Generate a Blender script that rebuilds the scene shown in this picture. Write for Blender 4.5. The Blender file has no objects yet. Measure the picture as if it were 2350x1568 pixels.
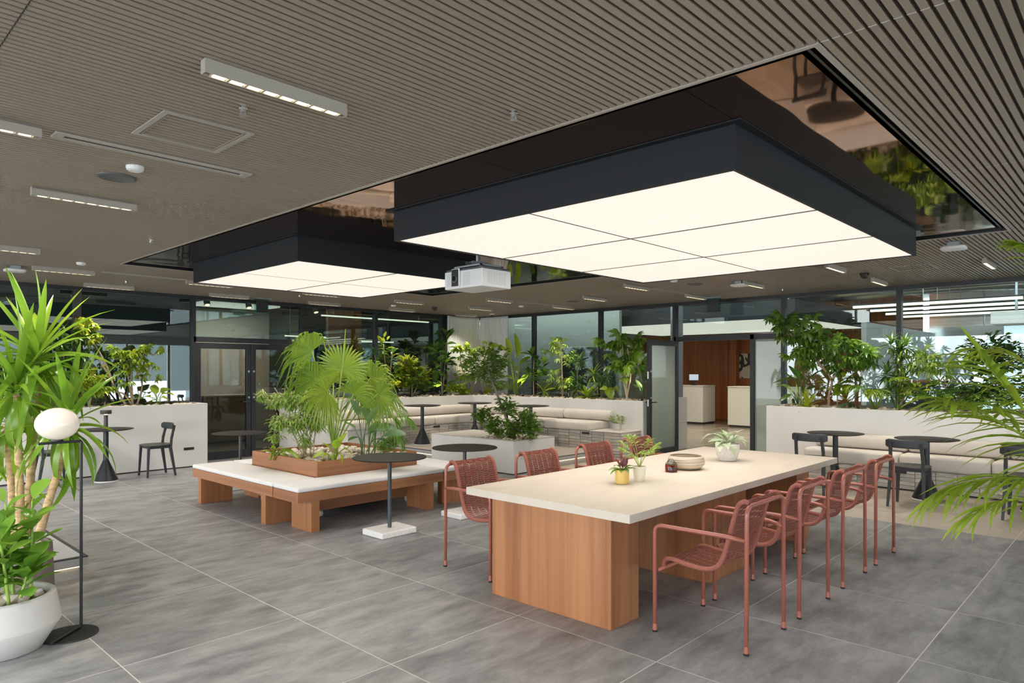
import bpy, bmesh, math, random
from mathutils import Vector, Matrix

random.seed(7)
PI = math.pi
sc = bpy.context.scene
C = sc.collection

# ------------------------------------------------------------------ camera
EYE = 1.58
TH = math.atan(1475 / 1569.5)
FX, FY = math.cos(TH), math.sin(TH)
cam_d = bpy.data.cameras.new('camera')
cam = bpy.data.objects.new('camera', cam_d)
C.objects.link(cam)
cam.location = (0, 0, EYE)
cam.rotation_euler = (PI / 2, 0, TH - PI / 2)
cam_d.sensor_width = 36
cam_d.lens = 1569.5 / 2350 * 36
cam_d.shift_y = (849 - 784) / 2350
cam_d.clip_start = 0.05
cam_d.clip_end = 200
sc.camera = cam

# ------------------------------------------------------------------ world and exposure
w = bpy.data.worlds.new('sky')
sc.world = w
w.use_nodes = True
bg = w.node_tree.nodes['Background']
bg.inputs[0].default_value = (0.93, 0.97, 1.0, 1)
bg.inputs[1].default_value = 7.0
vs = sc.view_settings
vs.view_transform = 'Standard'
vs.look = 'None'
vs.exposure = 0.0
vs.gamma = 1.0
vs.use_curve_mapping = False
cy = sc.cycles
cy.max_bounces = 8
cy.diffuse_bounces = 4
cy.glossy_bounces = 4
cy.transmission_bounces = 6
cy.transparent_max_bounces = 16
cy.caustics_reflective = False
cy.caustics_refractive = False
cy.sample_clamp_indirect = 4.0
cy.use_denoising = True
PANEL_WATT = 5.6        # lamps inside the light boxes, per square metre
PANEL_LIGHT = 0.92      # luminance of the lit ceiling panels
FIXTURE_WATT = 80.0     # each slim ceiling light


def P(x, y, d):
    """A point of the place from its bearing (x, y of a 2350x1568 frame) and its distance along the view."""
    r = (x - 1175) / 1569.5 * d
    return Vector((FX * d + FY * r, FY * d - FX * r, EYE - (y - 849) / 1569.5 * d))


# ------------------------------------------------------------------ object helpers
def link(o, parent=None):
    C.objects.link(o)
    if parent is not None:
        o.parent = parent
    return o


def thing(name, label, cat, loc=(0, 0, 0), rz=0.0, group=None):
    o = link(bpy.data.objects.new(name, None))
    o.empty_display_size = 0.1
    o.location = loc
    o.rotation_euler = (0, 0, rz)
    return tag(o, label, cat, group)


def tag(o, label=None, cat=None, group=None, kind=None):
    for k, v in (('label', label), ('category', cat), ('group', group), ('kind', kind)):
        if v:
            o[k] = v
    return o


def struct(o, label=None):
    o['kind'] = 'structure'
    if label:
        o['label'] = label
    return o


def copy_tree(o, loc=None, rz=None, label=None, group=None, parent=None):
    c = link(o.copy(), parent)
    if loc is not None:
        c.location = loc
    if rz is not None:
        c.rotation_euler = (0, 0, rz)
    if label:
        c['label'] = label
    if group:
        c['group'] = group
    for ch in list(o.children):
        copy_tree(ch, parent=c)
    return c


def inst(me, name, parent=None, mat4=None, loc=None):
    o = link(bpy.data.objects.new(name, me), parent)
    if mat4 is not None:
        o.matrix_local = mat4
    if loc is not None:
        o.location = loc
    return o


class MB:
    """collects shapes, builds ONE mesh"""

    def __init__(self):
        self.v, self.f = [], []

    def add(self, vs_, fs_):
        n = len(self.v)
        self.v.extend(tuple(p) for p in vs_)
        self.f.extend(tuple(i + n for i in f) for f in fs_)
        return self

    def box(self, x0, x1, y0, y1, z0, z1):
        return self.add([(x0, y0, z0), (x1, y0, z0), (x1, y1, z0), (x0, y1, z0), (x0, y0, z1), (x1, y0, z1), (x1, y1, z1), (x0, y1, z1)],
                        [(3, 2, 1, 0), (4, 5, 6, 7), (0, 1, 5, 4), (1, 2, 6, 5), (2, 3, 7, 6), (3, 0, 4, 7)])

    def prism(self, pts, z0, z1):
        """pts counter-clockwise outline"""
        n = len(pts)
        self.add([(p[0], p[1], z0) for p in pts] + [(p[0], p[1], z1) for p in pts],
                 [tuple(range(n - 1, -1, -1)), tuple(range(n, 2 * n))] + [(i, (i + 1) % n, n + (i + 1) % n, n + i) for i in range(n)])
        return self

    def tube(self, pts, r, n=8, caps=True):
        pts = [Vector(p) for p in pts]
        m = len(pts)
        rr = r if isinstance(r, (list, tuple)) else [r] * m
        t0 = (pts[1] - pts[0]).normalized()
        u = t0.orthogonal().normalized()
        vs_ = []
        for i, p in enumerate(pts):
            t = (pts[min(i + 1, m - 1)] - pts[max(i - 1, 0)])
            t = t.normalized() if t.length > 1e-9 else t0
            u = (u - t * u.dot(t))
            u = u.normalized() if u.length > 1e-6 else t.orthogonal().normalized()
            b = t.cross(u)
            for k in range(n):
                a = 2 * PI * k / n
                vs_.append(p + (u * math.cos(a) + b * math.sin(a)) * rr[i])
        fs_ = []
        for i in range(m - 1):
            for k in range(n):
                a, b2 = i * n + k, i * n + (k + 1) % n
                fs_.append((a, b2, b2 + n, a + n))
        if caps:
            fs_.append(tuple(range(n - 1, -1, -1)))
            fs_.append(tuple(range((m - 1) * n, m * n)))
        return self.add(vs_, fs_)

    def lathe(self, prof, n=24, c=(0, 0, 0), cap0=True, cap1=True):
        vs_, fs_ = [], []
        for r, z in prof:
            for k in range(n):
                a = 2 * PI * k / n
                vs_.append((c[0] + r * math.cos(a), c[1] + r * math.sin(a), c[2] + z))
        m = len(prof)
        for i in range(m - 1):
            for k in range(n):
                a, b = i * n + k, i * n + (k + 1) % n
                fs_.append((a, b, b + n, a + n))
        if cap0:
            fs_.append(tuple(range(n - 1, -1, -1)))
        if cap1:
            fs_.append(tuple(range((m - 1) * n, m * n)))
        return self.add(vs_, fs_)

    def leaf(self, M, L, W, kind='lance', seg=4, droop=0.6, fold=0.15, mid=True):
        """a leaf blade along local x of matrix M"""
        vs_, fs_ = leaf_geo(L, W, kind, seg, droop, fold, mid)
        return self.add([M @ Vector(p) for p in vs_], fs_)

    def mesh(self, name, mat, smooth=False, bevel=0.0, bseg=2):
        me = bpy.data.meshes.new(name)
        me.from_pydata(self.v, [], self.f)
        if bevel > 0:
            bm = bmesh.new()
            bm.from_mesh(me)
            bmesh.ops.bevel(bm, geom=[e for e in bm.edges if e.is_manifold and e.calc_face_angle(0) > 0.5], offset=bevel, segments=bseg, affect='EDGES', profile=0.5)
            bm.to_mesh(me)
            bm.free()
        me.materials.append(mat)
        if smooth:
            me.polygons.foreach_set('use_smooth', [True] * len(me.polygons))
            if smooth == 'auto':
                me.set_sharp_from_angle(angle=math.radians(40))
        me.update()
        return me

    def build(self, name, mat, parent=None, smooth=False, bevel=0.0, bseg=2, loc=None):
        o = inst(self.mesh(name, mat, smooth, bevel, bseg), name, parent)
        if loc is not None:
            o.location = loc
        return o


LEAF_W = {
    'lance': lambda t: math.sin(PI * min(1, t * 0.98 + 0.02) ** 0.8) ** 0.8,
    'strap': lambda t: min(1.0, 0.45 + t * 2.2) * (1 - t ** 3.2) ** 0.8,
    'round': lambda t: (max(0.0, math.sin(PI * t ** 1.35))) ** 0.62,
    'paddle': lambda t: (max(0.0, math.sin(PI * t ** 0.85))) ** 0.55,
    'heart': lambda t: (max(0.0, math.sin(PI * t ** 0.55))) ** 0.8,
}


def leaf_geo(L, W, kind='lance', seg=4, droop=0.6, fold=0.15, mid=True):
    wf = LEAF_W[kind]
    vs_, fs_ = [], []
    x = z = tp_ = 0.0
    for i in range(seg + 1):
        t = i / seg if kind in ('lance', 'strap') else math.sin(PI / 2 * i / seg)
        a = -droop * t
        if i:
            x += math.cos(a) * L * (t - tp_)
            z += math.sin(a) * L * (t - tp_)
        tp_ = t
        hw = W / 2 * wf(min(0.999, max(0.001, t))) if 0 < i < seg else (W * 0.06 if i == 0 else W * 0.02)
        up = hw * fold * 2
        if mid:
            vs_ += [(x, -hw, z + up), (x, 0, z), (x, hw, z + up)]
        else:
            vs_ += [(x, -hw, z), (x, hw, z)]
    k = 3 if mid else 2
    for i in range(seg):
        for j in range(k - 1):
            a = i * k + j
            fs_.append((a, a + k, a + k + 1, a + 1))
    return vs_, fs_


def aim(p, d, roll=0.0, s=1.0):
    """matrix that puts local x along d at p, local z as upright as it can be"""
    d = Vector(d).normalized()
    up = Vector((0, 0, 1)) if abs(d.z) < 0.98 else Vector((1, 0, 0))
    y = up.cross(d).normalized()
    z = d.cross(y)
    M = Matrix(((d.x, y.x, z.x), (d.y, y.y, z.y), (d.z, y.z, z.z))).to_4x4() @ Matrix.Rotation(roll, 4, 'X') @ Matrix.Scale(s, 4)
    M.translation = Vector(p)
    return M


def yp(yaw, pitch):
    return Vector((math.cos(yaw) * math.cos(pitch), math.sin(yaw) * math.cos(pitch), math.sin(pitch)))


def fillet(pts, r, n=5):
    pts = [Vector(p) for p in pts]
    out = [pts[0]]
    for i in range(1, len(pts) - 1):
        a, b, c = pts[i - 1], pts[i], pts[i + 1]
        d0, d1 = (a - b).normalized(), (c - b).normalized()
        k = min(r, (a - b).length * 0.49, (c - b).length * 0.49)
        p0, p1 = b + d0 * k, b + d1 * k
        for j in range(n + 1):
            t = j / n
            out.append(p0 * (1 - t) ** 2 + b * 2 * t * (1 - t) + p1 * t * t)
    out.append(pts[-1])
    return out


def smooth_path(pts, n=8):
    """Catmull-Rom through the points"""
    pts = [Vector(p) for p in pts]
    q = [pts[0] * 2 - pts[1]] + pts + [pts[-1] * 2 - pts[-2]]
    out = []
    for i in range(1, len(q) - 2):
        for j in range(n):
            t = j / n
            a, b, c, d = q[i - 1], q[i], q[i + 1], q[i + 2]
            out.append(0.5 * ((2 * b) + (c - a) * t + (2 * a - 5 * b + 4 * c - d) * t * t + (3 * b - a - 3 * c + d) * t ** 3))
    out.append(pts[-1])
    return out


# ------------------------------------------------------------------ materials
M = {}


def new_mat(name):
    m = bpy.data.materials.new(name)
    m.use_nodes = True
    nt = m.node_tree
    return m, nt, nt.nodes, nt.links, nt.nodes['Principled BSDF']


def mat(name, col, rough=0.5, metal=0.0, noise=0.0, scale=8.0, bump=0.0, bscale=60.0, stretch=(1, 1, 1), emit=0.0, ecol=None, rnd=0.0, spec=0.5, coat=0.0):
    m, nt, N, L, b = new_mat(name)
    b.inputs['Base Color'].default_value = (*col, 1)
    b.inputs['Roughness'].default_value = rough
    b.inputs['Metallic'].default_value = metal
    b.inputs['Specular IOR Level'].default_value = spec
    if coat:
        b.inputs['Coat Weight'].default_value = coat
    if emit:
        b.inputs['Emission Color'].default_value = (*(ecol or col), 1)
        b.inputs['Emission Strength'].default_value = emit
    if noise or bump or rnd:
        tc = N.new('ShaderNodeTexCoord')
        mp = N.new('ShaderNodeMapping')
        mp.inputs['Scale'].default_value = stretch
        L.new(tc.outputs['Object'], mp.inputs[0])
    if noise or rnd:
        nz = N.new('ShaderNodeTexNoise')
        nz.inputs['Scale'].default_value = scale
        nz.inputs['Detail'].default_value = 4
        L.new(mp.outputs[0], nz.inputs[0])
        hsv = N.new('ShaderNodeHueSaturation')
        hsv.inputs['Color'].default_value = (*col, 1)
        mr = N.new('ShaderNodeMapRange')
        mr.inputs['From Min'].default_value = 0.3
        mr.inputs['From Max'].default_value = 0.7
        mr.inputs['To Min'].default_value = 1 - noise
        mr.inputs['To Max'].default_value = 1 + noise
        L.new(nz.outputs[0], mr.inputs[0])
        val = mr.outputs[0]
        if rnd:
            oi = N.new('ShaderNodeObjectInfo')
            r2 = N.new('ShaderNodeMapRange')
            r2.inputs['To Min'].default_value = 1 - rnd
            r2.inputs['To Max'].default_value = 1 + rnd
            L.new(oi.outputs['Random'], r2.inputs[0])
            mu = N.new('ShaderNodeMath')
            mu.operation = 'MULTIPLY'
            L.new(val, mu.inputs[0])
            L.new(r2.outputs[0], mu.inputs[1])
            val = mu.outputs[0]
        L.new(val, hsv.inputs['Value'])
        L.new(hsv.outputs[0], b.inputs['Base Color'])
    if bump:
        n2 = N.new('ShaderNodeTexNoise')
        n2.inputs['Scale'].default_value = bscale
        n2.inputs['Detail'].default_value = 5
        L.new(mp.outputs[0], n2.inputs[0])
        bp = N.new('ShaderNodeBump')
        bp.inputs['Strength'].default_value = bump
        bp.inputs['Distance'].default_value = 0.01
        L.new(n2.outputs[0], bp.inputs['Height'])
        L.new(bp.outputs[0], b.inputs['Normal'])
    M[name] = m
    return m


def wood(name, c0, c1, axis, rough=0.4):
    """grain runs along axis"""
    m, nt, N, L, b = new_mat(name)
    tc = N.new('ShaderNodeTexCoord')
    mp = N.new('ShaderNodeMapping')
    s = [22.0, 22.0, 22.0]
    s['xyz'.index(axis)] = 0.7
    mp.inputs['Scale'].default_value = s
    L.new(tc.outputs['Object'], mp.inputs[0])
    n1 = N.new('ShaderNodeTexNoise')
    n1.inputs['Scale'].default_value = 1.0
    n1.inputs['Detail'].default_value = 6
    n1.inputs['Roughness'].default_value = 0.65
    L.new(mp.outputs[0], n1.inputs[0])
    mp2 = N.new('ShaderNodeMapping')
    s2 = [4.0, 4.0, 4.0]
    s2['xyz'.index(axis)] = 0.15
    mp2.inputs['Scale'].default_value = s2
    L.new(tc.outputs['Object'], mp2.inputs[0])
    n2 = N.new('ShaderNodeTexNoise')
    n2.inputs['Scale'].default_value = 1.3
    L.new(mp2.outputs[0], n2.inputs[0])
    mx = N.new('ShaderNodeMath')
    mx.operation = 'ADD'
    L.new(n1.outputs[0], mx.inputs[0])
    L.new(n2.outputs[0], mx.inputs[1])
    cr = N.new('ShaderNodeValToRGB')
    cr.color_ramp.elements[0].position = 0.36
    cr.color_ramp.elements[0].color = (*c0, 1)
    cr.color_ramp.elements[1].position = 0.64
    cr.color_ramp.elements[1].color = (*c1, 1)
    mh = N.new('ShaderNodeMath')
    mh.operation = 'MULTIPLY'
    mh.inputs[1].default_value = 0.5
    L.new(mx.outputs[0], mh.inputs[0])
    L.new(mh.outputs[0], cr.inputs[0])
    L.new(cr.outputs[0], b.inputs['Base Color'])
    b.inputs['Roughness'].default_value = rough
    M[name] = m
    return m


def tile_mat(name, c0, c1, rough, stretch, var=0.08):
    m, nt, N, L, b = new_mat(name)
    tc = N.new('ShaderNodeTexCoord')
    oi = N.new('ShaderNodeObjectInfo')
    ad = N.new('ShaderNodeVectorMath')
    ad.operation = 'ADD'
    sc3 = N.new('ShaderNodeVectorMath')
    sc3.operation = 'SCALE'
    sc3.inputs[3].default_value = 30
    cmb = N.new('ShaderNodeCombineXYZ')
    for k in range(3):
        L.new(oi.outputs['Random'], cmb.inputs[k])
    L.new(cmb.outputs[0], sc3.inputs[0])
    L.new(tc.outputs['Object'], ad.inputs[0])
    L.new(sc3.outputs[0], ad.inputs[1])
    mp = N.new('ShaderNodeMapping')
    mp.inputs['Scale'].default_value = stretch
    L.new(ad.outputs[0], mp.inputs[0])
    n1 = N.new('ShaderNodeTexNoise')
    n1.inputs['Scale'].default_value = 3.0
    n1.inputs['Detail'].default_value = 12
    n1.inputs['Roughness'].default_value = 0.70
    n1.inputs['Distortion'].default_value = 0.25
    L.new(mp.outputs[0], n1.inputs[0])
    cr = N.new('ShaderNodeValToRGB')
    cr.color_ramp.elements[0].position = 0.3
    cr.color_ramp.elements[0].color = (*c0, 1)
    cr.color_ramp.elements[1].position = 0.72
    cr.color_ramp.elements[1].color = (*c1, 1)
    L.new(n1.outputs[0], cr.inputs[0])
    r2 = N.new('ShaderNodeMapRange')
    r2.inputs['To Min'].default_value = 1 - var
    r2.inputs['To Max'].default_value = 1 + var
    L.new(oi.outputs['Random'], r2.inputs[0])
    hsv = N.new('ShaderNodeHueSaturation')
    L.new(cr.outputs[0], hsv.inputs['Color'])
    L.new(r2.outputs[0], hsv.inputs['Value'])
    L.new(hsv.outputs[0], b.inputs['Base Color'])
    b.inputs['Roughness'].default_value = rough
    M[name] = m
    return m


def leaf_mat(name, col, rough=0.35, trans=0.4, hue=0.03, val=0.3, tip=None):
    """leaf: gloss over diffuse with light passing through; each leaf object varies a little"""
    m = bpy.data.materials.new(name)
    m.use_nodes = True
    nt = m.node_tree
    N, L = nt.nodes, nt.links
    N.clear()
    out = N.new('ShaderNodeOutputMaterial')
    oi = N.new('ShaderNodeObjectInfo')
    geo = N.new('ShaderNodeNewGeometry')
    tc = N.new('ShaderNodeTexCoord')
    nz = N.new('ShaderNodeTexNoise')
    nz.inputs['Scale'].default_value = 5.0
    L.new(tc.outputs['Object'], nz.inputs[0])
    ad = N.new('ShaderNodeMath')
    ad.operation = 'ADD'
    L.new(oi.outputs['Random'], ad.inputs[0])
    L.new(geo.outputs['Random Per Island'], ad.inputs[1])
    ad2 = N.new('ShaderNodeMath')
    ad2.operation = 'ADD'
    L.new(ad.outputs[0], ad2.inputs[0])
    L.new(nz.outputs[0], ad2.inputs[1])
    hsv = N.new('ShaderNodeHueSaturation')
    hsv.inputs['Color'].default_value = (*col, 1)
    r1 = N.new('ShaderNodeMapRange')
    r1.inputs['From Max'].default_value = 2.5
    r1.inputs['To Min'].default_value = 0.5 + hue
    r1.inputs['To Max'].default_value = 0.5 - hue
    r2 = N.new('ShaderNodeMapRange')
    r2.inputs['From Max'].default_value = 2.5
    r2.inputs['To Min'].default_value = 1 - val
    r2.inputs['To Max'].default_value = 1 + val
    L.new(ad2.outputs[0], r1.inputs[0])
    L.new(ad2.outputs[0], r2.inputs[0])
    L.new(r1.outputs[0], hsv.inputs['Hue'])
    L.new(r2.outputs[0], hsv.inputs['Value'])
    df = N.new('ShaderNodeBsdfDiffuse')
    tr = N.new('ShaderNodeBsdfTranslucent')
    gl = N.new('ShaderNodeBsdfGlossy')
    gl.inputs['Roughness'].default_value = rough
    L.new(hsv.outputs[0], df.inputs[0])
    L.new(hsv.outputs[0], tr.inputs[0])
    mx = N.new('ShaderNodeMixShader')
    mx.inputs[0].default_value = trans
    L.new(df.outputs[0], mx.inputs[1])
    L.new(tr.outputs[0], mx.inputs[2])
    m2 = N.new('ShaderNodeMixShader')
    m2.inputs[0].default_value = 0.055
    L.new(mx.outputs[0], m2.inputs[1])
    L.new(gl.outputs[0], m2.inputs[2])
    L.new(m2.outputs[0], out.inputs[0])
    M[name] = m
    return m


def two_sided_fresnel(N, L, ior):
    """reflectance of a thin pane, the same from either side"""
    g = N.new('ShaderNodeNewGeometry')
    mr = N.new('ShaderNodeMapRange')
    mr.inputs['To Min'].default_value = ior
    mr.inputs['To Max'].default_value = 1 / ior
    L.new(g.outputs['Backfacing'], mr.inputs[0])
    fr = N.new('ShaderNodeFresnel')
    L.new(mr.outputs[0], fr.inputs[0])
    return fr


def glass_mat(name, tint, ior=1.5, rough=0.0, refl=1.0):
    m = bpy.data.materials.new(name)
    m.use_nodes = True
    nt = m.node_tree
    N, L = nt.nodes, nt.links
    N.clear()
    out = N.new('ShaderNodeOutputMaterial')
    tr = N.new('ShaderNodeBsdfTransparent')
    tr.inputs[0].default_value = (*tint, 1)
    gl = N.new('ShaderNodeBsdfGlossy')
    gl.inputs['Roughness'].default_value = rough
    gl.inputs['Color'].default_value = (0.95, 1.0, 1.0, 1)
    fr = two_sided_fresnel(N, L, ior)
    mu = N.new('ShaderNodeMath')
    mu.operation = 'MULTIPLY'
    mu.inputs[1].default_value = refl
    L.new(fr.outputs[0], mu.inputs[0])
    mx = N.new('ShaderNodeMixShader')
    L.new(mu.outputs[0], mx.inputs[0])
    L.new(tr.outputs[0], mx.inputs[1])
    L.new(gl.outputs[0], mx.inputs[2])
    L.new(mx.outputs[0], out.inputs[0])
    M[name] = m
    return m


def speckle(name, base, specks, scale, rough=0.6, amount=0.3):
    m, nt, N, L, b = new_mat(name)
    tc = N.new('ShaderNodeTexCoord')
    vo = N.new('ShaderNodeTexVoronoi')
    vo.inputs['Scale'].default_value = scale
    L.new(tc.outputs['Object'], vo.inputs[0])
    cr = N.new('ShaderNodeValToRGB')
    cr.color_ramp.interpolation = 'CONSTANT'
    cr.color_ramp.elements[0].color = (*base, 1)
    cr.color_ramp.elements[1].position = 1 - amount
    cr.color_ramp.elements[1].color = (*specks[0], 1)
    for i, c in enumerate(specks[1:]):
        e = cr.color_ramp.elements.new(1 - amount + amount * (i + 1) / len(specks))
        e.color = (*c, 1)
    sp = N.new('ShaderNodeSeparateColor')
    L.new(vo.outputs['Color'], sp.inputs[0])
    L.new(sp.outputs[0], cr.inputs[0])
    dst = N.new('ShaderNodeMath')
    dst.operation = 'LESS_THAN'
    dst.inputs[1].default_value = 0.38
    L.new(vo.outputs['Distance'], dst.inputs[0])
    mx = N.new('ShaderNodeMix')
    mx.data_type = 'RGBA'
    mx.inputs[6].default_value = (*base, 1)
    L.new(dst.outputs[0], mx.inputs[0])
    L.new(cr.outputs[0], mx.inputs[7])
    L.new(mx.outputs[2], b.inputs['Base Color'])
    b.inputs['Roughness'].default_value = rough
    M[name] = m
    return m


tile_mat('grey_tile', (0.135, 0.138, 0.143), (0.395, 0.398, 0.40), 0.40, (0.8, 2.1, 1))
tile_mat('beige_tile', (0.36, 0.31, 0.25), (0.52, 0.46, 0.39), 0.45, (0.5, 2.2, 1))
mat('grout', (0.60, 0.59, 0.57), 0.8)
mat('slat_metal', (0.325, 0.268, 0.212), 0.45, rnd=0.03, noise=0.0)
mat('slat_back', (0.10, 0.082, 0.062), 0.6)
mat('joint_light', (0.55, 0.55, 0.53), 0.5)
mat('joint_dark', (0.02, 0.02, 0.02), 0.7)
mat('recess_trim', (0.42, 0.38, 0.33), 0.4)
mat('recess_black', (0.006, 0.007, 0.010), 0.35)
mat('fascia', (0.013, 0.016, 0.020), 0.55, spec=0.3)
mat('panel_gap', (0.16, 0.155, 0.145), 0.8)
mat('panel_lit', (0.25, 0.25, 0.24), 0.7, emit=PANEL_LIGHT, ecol=(1.0, 0.91, 0.785))
mat('lamp_cell', (1, 0.9, 0.7), 0.6, emit=3.0, ecol=(1.0, 0.80, 0.52))
mat('led', (1, 0.9, 0.7), 0.6, emit=3.0, ecol=(1.0, 0.76, 0.45))
mat('fixture_cream', (0.40, 0.375, 0.325), 0.45)
mat('reflector', (0.72, 0.66, 0.55), 0.3)
mat('white_plastic', (0.82, 0.83, 0.84), 0.4)
mat('grey_plastic', (0.10, 0.105, 0.115), 0.5)
mat('black_plastic', (0.018, 0.019, 0.021), 0.45)
mat('chrome', (0.75, 0.77, 0.8), 0.15, metal=1.0)
mat('steel_grey', (0.42, 0.47, 0.50), 0.4, metal=0.6)
mat('frame_dark', (0.020, 0.021, 0.025), 0.42)
mat('frame_bronze', (0.055, 0.045, 0.044), 0.4)
mat('planter_white', (0.80, 0.785, 0.75), 0.55, noise=0.025, scale=3.0, stretch=(1, 1, 0.3), bump=0.02, bscale=180)
mat('plinth_dark', (0.05, 0.05, 0.05), 0.6)
mat('soil', (0.20, 0.13, 0.08), 0.95, noise=0.3, scale=25, bump=0.6, bscale=40)
mat('stone', (0.62, 0.52, 0.40), 0.85, noise=0.22, scale=14, bump=0.35, bscale=22, rnd=0.15)
mat('pale_stone', (0.68, 0.60, 0.50), 0.85, noise=0.22, scale=10, bump=0.4, bscale=20, rnd=0.12)
mat('upholstery', (0.68, 0.625, 0.555), 0.85, noise=0.03, scale=6, bump=0.08, bscale=400)
mat('cushion_white', (0.80, 0.78, 0.77), 0.8, bump=0.06, bscale=300)
mat('piping', (0.42, 0.37, 0.31), 0.8)
mat('brick_stone', (0.49, 0.455, 0.405), 0.8, noise=0.28, scale=12, bump=0.5, bscale=35, stretch=(0.6, 0.6, 2.2), rnd=0.22)
mat('brick_mortar', (0.68, 0.66, 0.62), 0.9)
mat('shelf_stone', (0.60, 0.56, 0.50), 0.6, noise=0.06, scale=5)
wood('wood_v', (0.27, 0.103, 0.040), (0.47, 0.212, 0.090), 'z')
wood('wood_x', (0.26, 0.104, 0.046), (0.41, 0.186, 0.088), 'x')
wood('wood_y', (0.26, 0.104, 0.046), (0.41, 0.186, 0.088), 'y')
wood('wood_panel', (0.27, 0.080, 0.020), (0.46, 0.165, 0.048), 'z')
mat('table_stone', (0.635, 0.56, 0.475), 0.42, noise=0.05, scale=3.0, stretch=(1, 2.0, 1))
mat('rust_tube', (0.37, 0.118, 0.082), 0.33, spec=0.6)
mat('rust_rope', (0.22, 0.064, 0.042), 0.75)
mat('rust_wrap', (0.32, 0.105, 0.075), 0.75, bump=0.5, bscale=220, stretch=(1, 1, 1))
mat('rubber', (0.01, 0.01, 0.01), 0.6)
mat('chair_grey', (0.036, 0.042, 0.047), 0.48)
mat('chair_grey_seat', (0.05, 0.049, 0.046), 0.5)
mat('table_black', (0.020, 0.0175, 0.016), 0.55, spec=0.3)
mat('post_black', (0.018, 0.020, 0.024), 0.35)
mat('post_grey', (0.06, 0.070, 0.080), 0.38)
speckle('terrazzo', (0.80, 0.785, 0.76), ((0.45, 0.42, 0.38), (0.60, 0.50, 0.40), (0.25, 0.24, 0.23)), 140, amount=0.35)
speckle('granite', (0.42, 0.42, 0.42), ((0.55, 0.55, 0.54), (0.30, 0.30, 0.30)), 220, amount=0.5)
mat('globe', (0.72, 0.66, 0.58), 0.12, emit=0.30, ecol=(1.0, 0.88, 0.75), coat=0.6)
mat('pot_white', (0.68, 0.67, 0.645), 0.75, noise=0.02, scale=20, bump=0.12, bscale=160)
mat('pot_taupe', (0.205, 0.172, 0.148), 0.8, noise=0.08, scale=25, bump=0.12, bscale=200)
mat('pot_yellow', (0.70, 0.475, 0.13), 0.4)
mat('pot_cream', (0.80, 0.76, 0.62), 0.45)
speckle('pot_rock', (0.66, 0.62, 0.60), ((0.48, 0.42, 0.41), (0.78, 0.75, 0.73)), 75, rough=0.85, amount=0.5)
mat('bark_tan', (0.60, 0.41, 0.22), 0.85, noise=0.25, scale=14, bump=0.8, bscale=26, stretch=(1, 1, 3.0))
mat('bark_pale', (0.42, 0.31, 0.21), 0.85, noise=0.2, scale=20, bump=0.3, bscale=60)
mat('bark_grey', (0.26, 0.215, 0.175), 0.85, noise=0.2, scale=20, bump=0.3, bscale=60)
mat('cane_straw', (0.60, 0.50, 0.32), 0.7, noise=0.15, scale=20)
mat('stem_green', (0.30, 0.46, 0.08), 0.5)
leaf_mat('leaf_dracaena', (0.225, 0.42, 0.035), 0.3)
leaf_mat('leaf_clusia', (0.20, 0.40, 0.05), 0.25, trans=0.3)
leaf_mat('leaf_kentia', (0.36, 0.50, 0.045), 0.35)
leaf_mat('leaf_fan', (0.27, 0.41, 0.05), 0.4, val=0.35)
leaf_mat('leaf_bamboo', (0.36, 0.52, 0.10), 0.4, val=0.35, hue=.02)
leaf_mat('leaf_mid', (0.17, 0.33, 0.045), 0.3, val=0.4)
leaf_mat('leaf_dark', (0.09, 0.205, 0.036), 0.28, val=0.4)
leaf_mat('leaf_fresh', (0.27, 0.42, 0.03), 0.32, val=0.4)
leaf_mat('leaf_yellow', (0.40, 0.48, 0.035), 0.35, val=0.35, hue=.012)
leaf_mat('leaf_blue', (0.12, 0.235, 0.085), 0.35, val=0.35)
leaf_mat('leaf_silver', (0.46, 0.55, 0.37), 0.3, val=0.25)
leaf_mat('leaf_plum', (0.16, 0.035, 0.035), 0.3, val=0.3)
leaf_mat('leaf_fern', (0.22, 0.30, 0.05), 0.4, val=0.4)
glass_mat('glass', (0.82, 0.90, 0.89), 1.75)
glass_mat('glass_green', (0.66, 0.77, 0.76), 2.1)
glass_mat('glass_edge', (0.55, 0.85, 0.75), 1.5)
glass_mat('glass_smoke', (0.62, 0.64, 0.60), 1.5)
glass_mat('glass_amber', (0.55, 0.16, 0.10), 1.5)
mat('wall_white', (0.72, 0.71, 0.68), 0.7)
mat('wall_dark', (0.035, 0.04, 0.042), 0.6)
mat('lobby_floor', (0.19, 0.165, 0.125), 0.22, noise=0.08, scale=4)
mat('brass_line', (0.42, 0.36, 0.26), 0.4)
mat('counter_white', (0.62, 0.60, 0.52), 0.5)
mat('slab_dark', (0.10, 0.105, 0.105), 0.8)
mat('duct', (0.62, 0.60, 0.52), 0.32, metal=0.9, bump=0.8, bscale=14)
mat('curtain_grey', (0.74, 0.75, 0.73), 0.85)
mat('curtain_white', (0.80, 0.82, 0.84), 0.85)
mat('terrace', (0.35, 0.35, 0.34), 0.8)


def sheer_mat():
    """thin blind cloth: some daylight comes through"""
    m = bpy.data.materials.new('sheer')
    m.use_nodes = True
    N, L = m.node_tree.nodes, m.node_tree.links
    N.clear()
    out = N.new('ShaderNodeOutputMaterial')
    df = N.new('ShaderNodeBsdfDiffuse')
    df.inputs[0].default_value = (.42, .44, .45, 1)
    tl = N.new('ShaderNodeBsdfTranslucent')
    tl.inputs[0].default_value = (.42, .45, .46, 1)
    ad = N.new('ShaderNodeAddShader')
    L.new(df.outputs[0], ad.inputs[0])
    L.new(tl.outputs[0], ad.inputs[1])
    L.new(ad.outputs[0], out.inputs[0])
    M['sheer'] = m


sheer_mat()

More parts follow.
